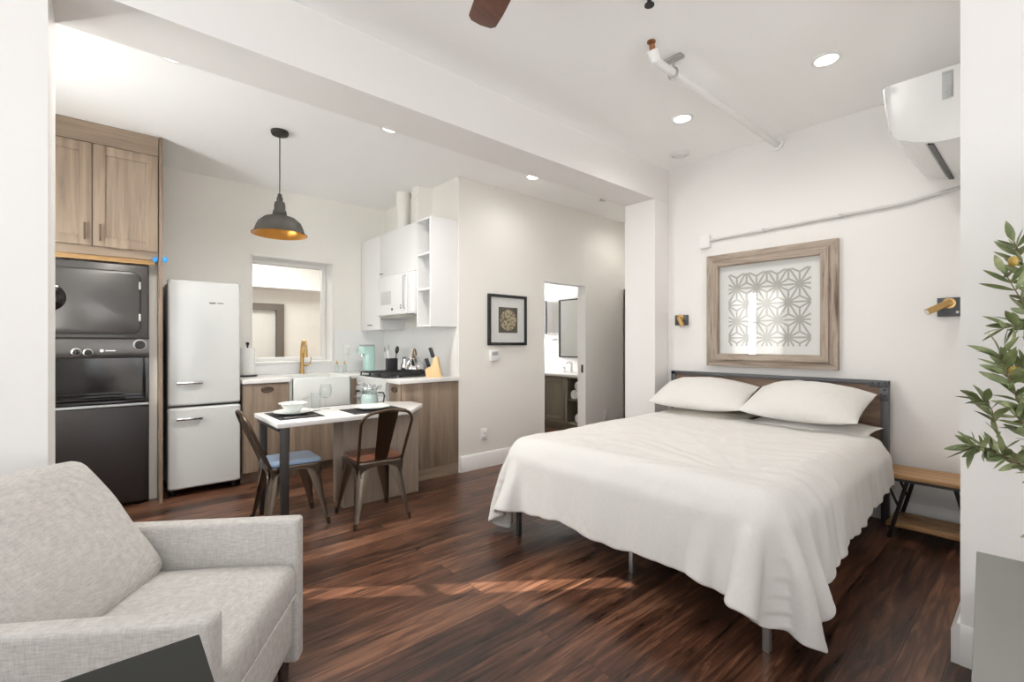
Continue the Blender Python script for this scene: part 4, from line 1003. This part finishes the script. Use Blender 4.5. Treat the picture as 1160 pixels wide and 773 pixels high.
for k in range(9): MB().box(2.2+k*.22, 2.27+k*.22, .79, 2.30, .325, .345).build('slat', 'iron', t)
for y in (.752, 2.285): MB().box(2.045, 2.073, y, y+.028, 0, .345, .002).build('leg', 'galv' if y < 1 else 'slate', t)
MB().box(2.185, 2.21, 1.505, 1.53, 0, .33, .002).build('center_leg', 'galv', t)
o = tag(MB().box(2.06, 4.145, .765, 2.325, .346, .60, .05, 5).build('mattress', 'sheet'), 'beige sheeted mattress under the ivory duvet', 'mattress'); rebase(o, (3.1, 1.55, .346))

# duvet: a draped sheet settled by a small position-based cloth solver
def drape():
    NX, NY = 110, 110
    u = np.linspace(0, 1, NX)[:, None]; v = np.linspace(0, 1, NY)[None, :]
    # flat layout: u from foot (0) to head (1), v from right side (0) to left side (1)
    x = 1.69+(3.86-1.69)*u+0*v
    yr = .35+.16*u; yl = 2.77-.22*u
    y = yr+(yl-yr)*v
    e_ = 2*v-1
    x = x+(1-u)**2*(.27*np.maximum(-e_, 0)**5+.17*np.maximum(e_, 0)**5)+.012*np.sin(23*v)*(1-u)**6
    rng = np.random.RandomState(5)
    z = np.full_like(x, .665)+.012*rng.randn(NX, NY)+.03*np.sin(9*x+4*y)*np.sin(7*y-3*x)
    P = np.stack([x*np.ones_like(y), y, z], -1)
    R = P.copy(); R[..., 2] = 0
    V = np.zeros_like(P)
    pairs = []
    def add(di, dj, k):
        for par in (0, 1):
            I, J = np.meshgrid(np.arange(NX), np.arange(NY), indexing='ij')
            i2, j2 = I+di, J+dj
            key = (I//max(1, di) if di else J//max(1, abs(dj))) % 2 == par
            ok = (i2 >= 0) & (i2 < NX) & (j2 >= 0) & (j2 < NY) & key
            a = (I[ok], J[ok]); b = (i2[ok], j2[ok])
            L = np.linalg.norm(R[a]-R[b], axis=-1)*(1.02 if abs(di)+abs(dj) == 1 else 1.)
            pairs.append((a, b, L, k))
    add(1, 0, 1.); add(0, 1, 1.); add(1, 1, .35); add(1, -1, .35); add(3, 0, .25); add(0, 3, .25)
    bx0, bx1, by0, by1, top, rr = 2.03, 4.3, .735, 2.355, .60, .09
    th = .028
    lo = np.array([bx0+rr, by0+rr, -1.+rr]); hi = np.array([bx1-rr, by1-rr, top-rr])
    dt = .016
    for it in range(200):
        V[..., 2] -= 5.*dt; V *= .97
        Q = P+V*dt
        for _ in range(9):
            for a, b, L, k in pairs:
                d = Q[b]-Q[a]; n = np.linalg.norm(d, axis=-1)+1e-9
                c = (d*((n-L)/n)[:, None])*.5*k
                Q[a] += c; Q[b] -= c
            cl = np.clip(Q, lo, hi); d = Q-cl; n = np.linalg.norm(d, axis=-1)
            hit = n < rr+th
            inside = n < 1e-6
            nn = np.maximum(n, 1e-6)
            Qn = cl+d/nn[..., None]*(rr+th)
            Qn[inside] = Q[inside]; Qn[inside, 2] = top+th
            # friction keeps the touching cloth near where it was
            fr = P+(Qn-P)*np.array([.35, .35, 1.])
            Q[hit] = np.where((np.abs(cl[hit][:, 2:3]-hi[2]) < 1e-4), fr[hit], Qn[hit])
            Q[..., 2] = np.maximum(Q[..., 2], .02)
        V = (Q-P)/dt; P = Q
    return P
D = drape()
mb = MB(); mb.grid(D)
mb.bm.normal_update()
for vtx in mb.bm.verts:
    p = vtx.co; n = vtx.normal if vtx.normal.z > -.2 else -vtx.normal
    q = Vector((p.x, p.y, 0))
    puff = .016*noise.noise(q*1.9+Vector((0, 0, 3)))
    rd = noise.noise(Vector((p.x*2.4+p.y*1.6, p.y*4.2-p.x*1.2, 7.)))
    puff += .011*(1-min(1, abs(rd)*3.2))*(.4+.6*noise.noise(q*1.3+Vector((5, 2, 0))))
    rd2 = noise.noise(Vector((p.x*5.4-p.y*3, p.y*6+p.x*2, 11.)))
    puff += .0035*(1-min(1, abs(rd2)*4))
    ra_ = math.atan2(p.y-.9, p.x-2.2); rr_ = math.hypot(p.y-.9, p.x-2.2)
    puff += .010*(1-min(1, abs(noise.noise(Vector((ra_*5, rr_*.7, 8.))))*4))*math.exp(-(rr_-.5)**2/.2)
    puff += .007*(1-min(1, abs(noise.noise(Vector((p.x*7+p.y*2, p.y*2.2, 15.))))*4))*math.exp(-max(0, p.y-.75)**2/.12)
    if p.z > .56: vtx.co = p+Vector((0, 0, 1))*(puff+.014)
    else:
        # hanging folds, deeper towards the hem
        dep = min(1., (.58-p.z)/.4)
        cxn = max(p.x, 2.03); cyn = min(max(p.y, .735), 2.355)
        out = Vector((p.x-cxn, p.y-cyn, 0))
        out = out.normalized() if out.length > 1e-4 else Vector((-1, 0, 0))
        th = math.atan2(abs(out.y), -out.x) if out.x < 0 else PI/2      # 0 at the foot, pi/2 at the sides
        foot = 1-th/(PI/2)
        if p.y < 1.55: sf = (cyn-.735)*-1+th*.30+(cxn-2.03)
        else: sf = (cyn-2.355)-th*.30-(cxn-2.03)+7
        rg = lambda f, k: 1-min(1, abs(noise.noise(Vector((sf*f, p.z*.8, k))))*2.6)
        edge = max(0, min(1, (abs(p.y-1.55)-.35)/.4))
        fo_f = .030*noise.noise(Vector((sf*4.5, p.z, 2.)))+.030*rg(4.2, 21.)*(.4+.6*edge)+.022*rg(10, 9.)*edge
        if p.y > 1.5: fo_f += .010*math.sin(sf*70+3*noise.noise(Vector((sf*6, 0, 1))))*edge
        fo_s = .030*noise.noise(Vector((sf*5.5, p.z, 2.)))+.024*rg(7, 3.)+.007*math.sin(sf*52+8*noise.noise(Vector((sf*4, 0, 1))))+.022*noise.noise(Vector((sf*15, p.z, 5)))
        fo = fo_f*foot+fo_s*(1-foot)
        fo *= 1-.75*math.sin(2*th)**2
        vtx.co = p+out*((fo+.022)*dep+.012+puff*.6)+Vector((0, 0, (.016*foot+.028*(1-foot))*noise.noise(Vector((sf*9, 0, 4)))*dep))
duvet = mb.build('duvet', 'bedding', smooth=180)
mod = duvet.modifiers.new('loft', 'SOLIDIFY'); mod.thickness = .026; mod.offset = 0
mod = duvet.modifiers.new('smooth', 'SUBSURF'); mod.levels = 1; mod.render_levels = 2
tag(duvet, 'rumpled ivory duvet spread over the bed and hanging past the foot', 'duvet'); rebase(duvet, (3.0, 1.55, .62))

def pillow_mesh(L, Wd, T, seed, flange=.0):
    """cushion with pinched corners, slack edge and creases; lies in XY, L along Y"""
    n, m_ = 40, 30; bm = bmesh.new(); top = {}; bot = {}
    for i in range(n+1):
        for j in range(m_+1):
            a, b = -1+2*i/n, -1+2*j/m_
            e = (1-abs(a)**2.2)*(1-abs(b)**2.2); h = max(e, 0)**.72
            # sides bow inwards between the corners
            yy = a*(L/2)*(1-.045*(1-b*b)); xx = b*(Wd/2)*(1-.05*(1-a*a)-.16*abs(a)**5)
            wr = .010*noise.noise(Vector((a*3.1+seed, b*2.3, seed)))+.006*noise.noise(Vector((a*8, b*3+seed, 2.)))
            edge = (i in (0, n)) or (j in (0, m_))
            z = T/2*h
            if edge:
                vv = bm.verts.new((xx, yy, .006*noise.noise(Vector((a*4, b*4, seed))))); top[i, j] = bot[i, j] = vv
            else:
                top[i, j] = bm.verts.new((xx, yy, z+wr*h)); bot[i, j] = bm.verts.new((xx, yy, -z*.75+wr*h*.4))
    for i in range(n):
        for j in range(m_):
            bm.faces.new((top[i, j], top[i, j+1], top[i+1, j+1], top[i+1, j]))
            bm.faces.new((bot[i, j], bot[i+1, j], bot[i+1, j+1], bot[i, j+1]))
    bmesh.ops.recalc_face_normals(bm, faces=bm.faces)
    mb = MB(); mb._add(bm); return mb
def pillow(label, c, tilt, rz, L, Wd, T, seed, m='pillow'):
    o = pillow_mesh(L, Wd, T, seed).build('pillow', m, smooth=180)
    o.location = c; o.rotation_euler = (0, -tilt, rz)
    sub = o.modifiers.new('smooth', 'SUBSURF'); sub.levels = 1; sub.render_levels = 1
    return tag(o, label, 'pillow', 'pillows on the bed')
pillow('plump ivory pillow leaning on the headboard at the left, nearest the pier', (3.915, 1.985, .825), math.radians(22), math.radians(3), .83, .50, .27, 3)
pillow('plump ivory pillow leaning on the headboard at the right, nearest the nightstand', (3.90, 1.195, .83), math.radians(22), math.radians(-4), .80, .52, .29, 11)
pillow('flatter beige pillow beneath the left ivory pillow', (3.95, 1.95, .66), math.radians(3), 0, .76, .40, .09, 21, 'sheet')
pillow('flatter ivory pillow peeking out beneath the right ivory pillow', (3.945, 1.16, .668), math.radians(3), math.radians(-3), .80, .40, .09, 31)

# ------------------------------------------------------------------ nightstand bench
t = thing('nightstand', 'low acacia plank nightstand with black bracing legs beside the bed', 'nightstand', (4.03, .48, 0))
for k in range(4):
    x0 = 3.86+k*.083; MB().box(x0, x0+.08, .265, .715, .395, .42, .003).build('top_plank', 'acacia', t)
for k in range(3):
    x0 = 3.88+k*.10; MB().box(x0, x0+.097, .268, .71, .075, .10, .003).build('shelf_plank', 'acacia', t)
MB().box(3.862, 4.19, .27, .71, .378, .396).build('apron', 'iron', t)
for x in (3.875, 4.175):
    for y0, y1 in ((.60, .695), (.375, .28)):
        MB().tube([(x, y0, .385), (x, y1, .0)], .011, 4).build('leg', 'iron', t)
        MB().tube([(x, y1+(.02 if y1 > .5 else -.0), .385), (x, (y0+y1)/2, .22)], .008, 4).build('brace', 'iron', t)
MB().box(3.875, 4.18, .275, .287, .06, .076).box(3.875, 4.18, .685, .697, .06, .076).build('shelf_bar', 'iron', t)

# ------------------------------------------------------------------ armchair (local x = facing direction, y = to its left)
ang = math.radians(49-82.5)
fd = Vector((math.cos(ang), math.sin(ang), 0)); sd = Vector((-math.sin(ang), math.cos(ang), 0))
org = fd*(-1.0)+sd*1.565
t = thing('armchair', 'light grey linen armchair with track arms and a loose back cushion', 'armchair', org, ang, world=False)
# local: front at x=.43, back at x=-.45; half width .36
MB().box(-.25, .415, -.289, .289, .13, .31, .02, 3).build('seat_base', 'linen', t)
for s in (-1, 1):
    ys = sorted((s*.29, s*.362))
    MB().box(-.45, .43, ys[0], ys[1], .06, .602, .016, 4).build('arm', 'linen', t)
MB().prism([(-.45, .06), (-.26, .06), (-.26, .36), (-.40, .66), (-.43, .70), (-.52, .70), (-.55, .67), (-.47, .40)], -.289, .289, 'y', .015, seg=3).build('backrest', 'linen', t)
def cushion(x0, x1, y0, y1, z0, z1, crown, r=.035):
    n = 26; bm = bmesh.new(); bmesh.ops.create_cube(bm, size=1)
    bmesh.ops.transform(bm, matrix=Matrix.Translation(((x0+x1)/2, (y0+y1)/2, (z0+z1)/2)) @ Matrix.Diagonal((x1-x0, y1-y0, z1-z0, 1)), verts=bm.verts)
    bmesh.ops.bevel(bm, geom=bm.edges[:], offset=r, segments=4, affect='EDGES', profile=.5)
    bmesh.ops.subdivide_edges(bm, edges=[e for e in bm.edges if e.calc_length() > .15], cuts=16, use_grid_fill=True)
    for v in bm.verts:
        a = (v.co.x-(x0+x1)/2)/((x1-x0)/2); b = (v.co.y-(y0+y1)/2)/((y1-y0)/2)
        h = max(0, 1-a*a)*max(0, 1-b*b)
        if v.co.z > (z0+z1)/2: v.co.z += crown*h**.7
    mb = MB(); mb._add(bm); return mb
sc = cushion(-.16, .43, -.284, .284, .312, .448, .028).build('seat_cushion', 'linen', t, smooth=80)
pz = [(.427, -.27, .355), (.427, .27, .355)]
MB().tube([(.4305, -.265, .335), (.4305, .265, .335)], .003, 6).build('piping', 'linen', sc)
# loose back cushion leaning back
bc = cushion(-.185, 0, -.30, .285, 0, .53, .012, .05)
for v in bc.bm.verts:   # crown the front and back faces, soften the outline
    a = v.co.y/.29; b_ = (v.co.z-.265)/.265; h = max(0, 1-a*a)*max(0, 1-b_*b_)
    v.co.x += (.045 if v.co.x > -.09 else -.02)*h**.6
    v.co.z -= .018*abs(a)**3*(1 if b_ > 0 else -.6)
    v.co += Vector((.006, .004, .006))*noise.noise(v.co*6)
o = bc.build('back_cushion', 'linen', t, smooth=180)
o.location = (.0, 0, .452); o.rotation_euler = (0, math.radians(-35), 0)
for sx in (-.4, .37):
    for sy in (-.31, .31): MB().cyl((sx, sy, 0), (sx, sy, .13), .018, .024, 14).build('leg', 'doorwood', t)

# ------------------------------------------------------------------ charcoal desk and grey table at the picture's lower edge
t = thing('desk', 'charcoal topped desk with its corner before the grey armchair', 'desk', (-.47, .7, 0))
MB().box(-1.07, .127, .40, .999, .722, .75, .002).build('desktop', 'charcoal', t)
for x in (-1.05, .067):
    for y in (.42, .939): MB().box(x, x+.04, y, y+.04, 0, .722, .002).build('leg', 'iron', t)
MB().box(-1.01, .067, .43, .45, .68, .722).box(-1.01, .067, .95, .97, .68, .722).build('apron', 'iron', t)
cr = Vector((1.645, .121, 0)); ra = math.radians(3.7)
t = thing('console_table', 'grey topped console table with its corner below the olive tree', 'table', cr, ra, world=False)
MB().box(-.82, 0, -.55, 0, .725, .75, .002).build('table_top', 'taupe', t)
MB().box(-.80, -.02, -.53, -.02, .60, .725).build('apron', 'taupe', t)
for x in (-.80, -.06):
    for y in (-.53, -.06): MB().box(x, x+.04, y, y+.04, 0, .60, .002).build('leg', 'taupe', t)

# ------------------------------------------------------------------ olive tree in a pot, at the right edge
CF = Vector((math.cos(math.radians(49)), math.sin(math.radians(49)), 0)); CR = Vector((CF.y, -CF.x, 0))
def spot(lat, dep, z): return CF*dep+CR*lat+Vector((0, 0, z))
tb = spot(1.80, 1.50, 0)
t = thing('olive_tree', 'potted olive tree with slender leafy branches at the right edge', 'tree', (tb.x, tb.y, 0))
MB().lathe([(0, 0), (.11, 0), (.12, .01), (.15, .30), (.158, .30), (.158, .33), (.142, .33), (.138, .29), (0, .29)], (tb.x, tb.y, 0), 32).build('pot', 'pot', t)
MB().lathe([(0, .298), (.07, .302), (.137, .295)], (tb.x, tb.y, 0), 24).build('soil', 'soil', t)
crown0 = Vector((tb.x, tb.y, .95))
tw = MB(); lf = MB(); ol = MB()
tw.tube([(tb.x, tb.y, .29), (tb.x+.01, tb.y+.02, .6), (tb.x-.01, tb.y, .95), (tb.x+.005, tb.y, 1.3), (tb.x, tb.y+.01, 1.65)], [.018, .016, .013, .009, .004], 8)
rl = random.Random(3)
def leaf(p, d, L, w):
    d = d.normalized(); side = d.cross(Vector((rl.uniform(-1, 1), rl.uniform(-1, 1), rl.uniform(.2, 1)))).normalized(); nrm = side.cross(d)
    bm = bmesh.new(); prev = None
    prof = [(0, .08), (.12, .5), (.32, .95), (.55, 1.), (.78, .68), (.93, .28), (1., .04)]
    curl = rl.uniform(-.10, .18)
    for f, ww in prof:
        c = p+d*L*f-nrm*(curl*L*f*f)
        row = [bm.verts.new(c-side*w*ww+nrm*w*.28*ww), bm.verts.new(c), bm.verts.new(c+side*w*ww+nrm*w*.28*ww)]
        if prev:
            bm.faces.new((prev[0], prev[1], row[1], row[0])); bm.faces.new((prev[1], prev[2], row[2], row[1]))
        prev = row
    lf._add(bm)
def branch(pts, nleaf, r0=.005, spread=.9, skip=.25):
    pts = [Vector(p) for p in pts]
    fine = []
    for i in range(len(pts)-1):
        p_ = [pts[max(i-1, 0)], pts[i], pts[i+1], pts[min(i+2, len(pts)-1)]]
        for k in range(6):
            s = k/6
            fine.append(.5*((2*p_[1])+(p_[2]-p_[0])*s+(2*p_[0]-5*p_[1]+4*p_[2]-p_[3])*s*s+(3*p_[1]-p_[0]-3*p_[2]+p_[3])*s**3))
    fine.append(pts[-1])
    m = len(fine); tw.tube(fine, [r0*(1-.75*i/m) for i in range(m)], 6)
    for q in range(nleaf):
        f = skip+(1-skip)*(q+rl.random()*.5)/nleaf; i = min(int(f*(m-1)), m-2)
        p = fine[i]; ax = (fine[i+1]-fine[i]).normalized()
        a = ax.orthogonal().normalized(); bb = ax.cross(a)
        for _k in range(2):
            th = q*2.4+rl.random()+_k*PI; out = a*math.cos(th)+bb*math.sin(th)
            leaf(p, ax*rl.uniform(.5, 1.1)+out*spread+Vector((0, 0, .1)), rl.uniform(.05, .085), rl.uniform(.0075, .0115))
    leaf(fine[-1], fine[-1]-fine[-3], .07, .010)
# branches towards the room (lateral, depth, height)
branch([spot(1.80, 1.50, 1.20), spot(1.70, 1.47, 1.28), spot(1.62, 1.45, 1.42), spot(1.535, 1.43, 1.58)], 30, .006)
branch([spot(1.80, 1.50, 1.15), spot(1.68, 1.45, 1.22), spot(1.57, 1.42, 1.36), spot(1.475, 1.40, 1.48)], 15, .004)
branch([spot(1.80, 1.50, 1.0), spot(1.68, 1.46, 1.01), spot(1.58, 1.44, 1.06), spot(1.52, 1.43, 1.16), spot(1.49, 1.43, 1.24)], 26, .005)
branch([spot(1.80, 1.50, .86), spot(1.68, 1.46, .86), spot(1.56, 1.44, .90), spot(1.46, 1.43, .945), spot(1.39, 1.42, .955)], 30, .005)
branch([spot(1.56, 1.44, .90), spot(1.49, 1.43, .98), spot(1.455, 1.42, 1.07), spot(1.42, 1.42, 1.10)], 9, .003)
branch([spot(1.80, 1.50, .80), spot(1.70, 1.46, .74), spot(1.63, 1.44, .68)], 8, .003)
branch([spot(1.80, 1.50, 1.35), spot(1.74, 1.47, 1.48), spot(1.68, 1.45, 1.60)], 22, .004)
branch([spot(1.80, 1.50, 1.24), spot(1.68, 1.46, 1.30), spot(1.58, 1.44, 1.325), spot(1.50, 1.43, 1.315)], 16, .004)
branch([spot(1.80, 1.50, 1.06), spot(1.69, 1.46, 1.10), spot(1.60, 1.44, 1.16), spot(1.555, 1.43, 1.20)], 14, .004)
branch([spot(1.80, 1.50, .84), spot(1.69, 1.46, .90), spot(1.60, 1.44, .99), spot(1.54, 1.43, 1.05)], 16, .004)
# the rest of the crown, beyond the picture's edge
for k in range(16):
    a = math.radians(150+rl.uniform(-20, 190)); z = .85+.055*k; rad = rl.uniform(.16, .30)
    e = Vector((tb.x-.08+math.cos(a)*rad*.8, tb.y-.12+math.sin(a)*rad*.8, z+rl.uniform(.1, .25)))
    if e.x > 2.45: e.x = 2.45
    mid = (Vector((tb.x, tb.y, z))+e)/2+Vector((0, 0, .05))
    branch([(tb.x, tb.y, z), mid, e], 16, .004)
tw.build('trunk_and_branches', 'twig', t); lf.build('foliage', 'leaf', t, smooth=60)
for lt, dp, z in ((1.522, 1.42, 1.185), (1.50, 1.40, 1.515), (1.60, 1.44, 1.49)): MB().sphere(spot(lt, dp, z), .012, (1, 1, 1.35), 12).build('olive', 'olive', t)

# curtains at the kitchen side window (seen mirrored in the artwork's glazing)
for y0, y1, lab in ((3.14, 3.69, 'sheer white curtain at the kitchen side window, nearer the pier'), (3.82, 4.26, 'sheer white curtain at the kitchen side window, nearer the laundry')):
    n = 60; P = np.zeros((n, 12, 3))
    for i in range(n):
        for j in range(12):
            f = i/(n-1); P[i, j] = (-.955+.022*math.sin(f*2*PI*6+j*.05), y0+(y1-y0)*f, .05+2.4*j/11)
    mb = MB(); mb.grid(P)
    o = mb.build('curtain', 'curtain', smooth=180); mo = o.modifiers.new('cloth', 'SOLIDIFY'); mo.thickness = .002
    tag(o, lab, 'curtain', 'curtains of the kitchen side window'); rebase(o, (-.955, (y0+y1)/2, .05))
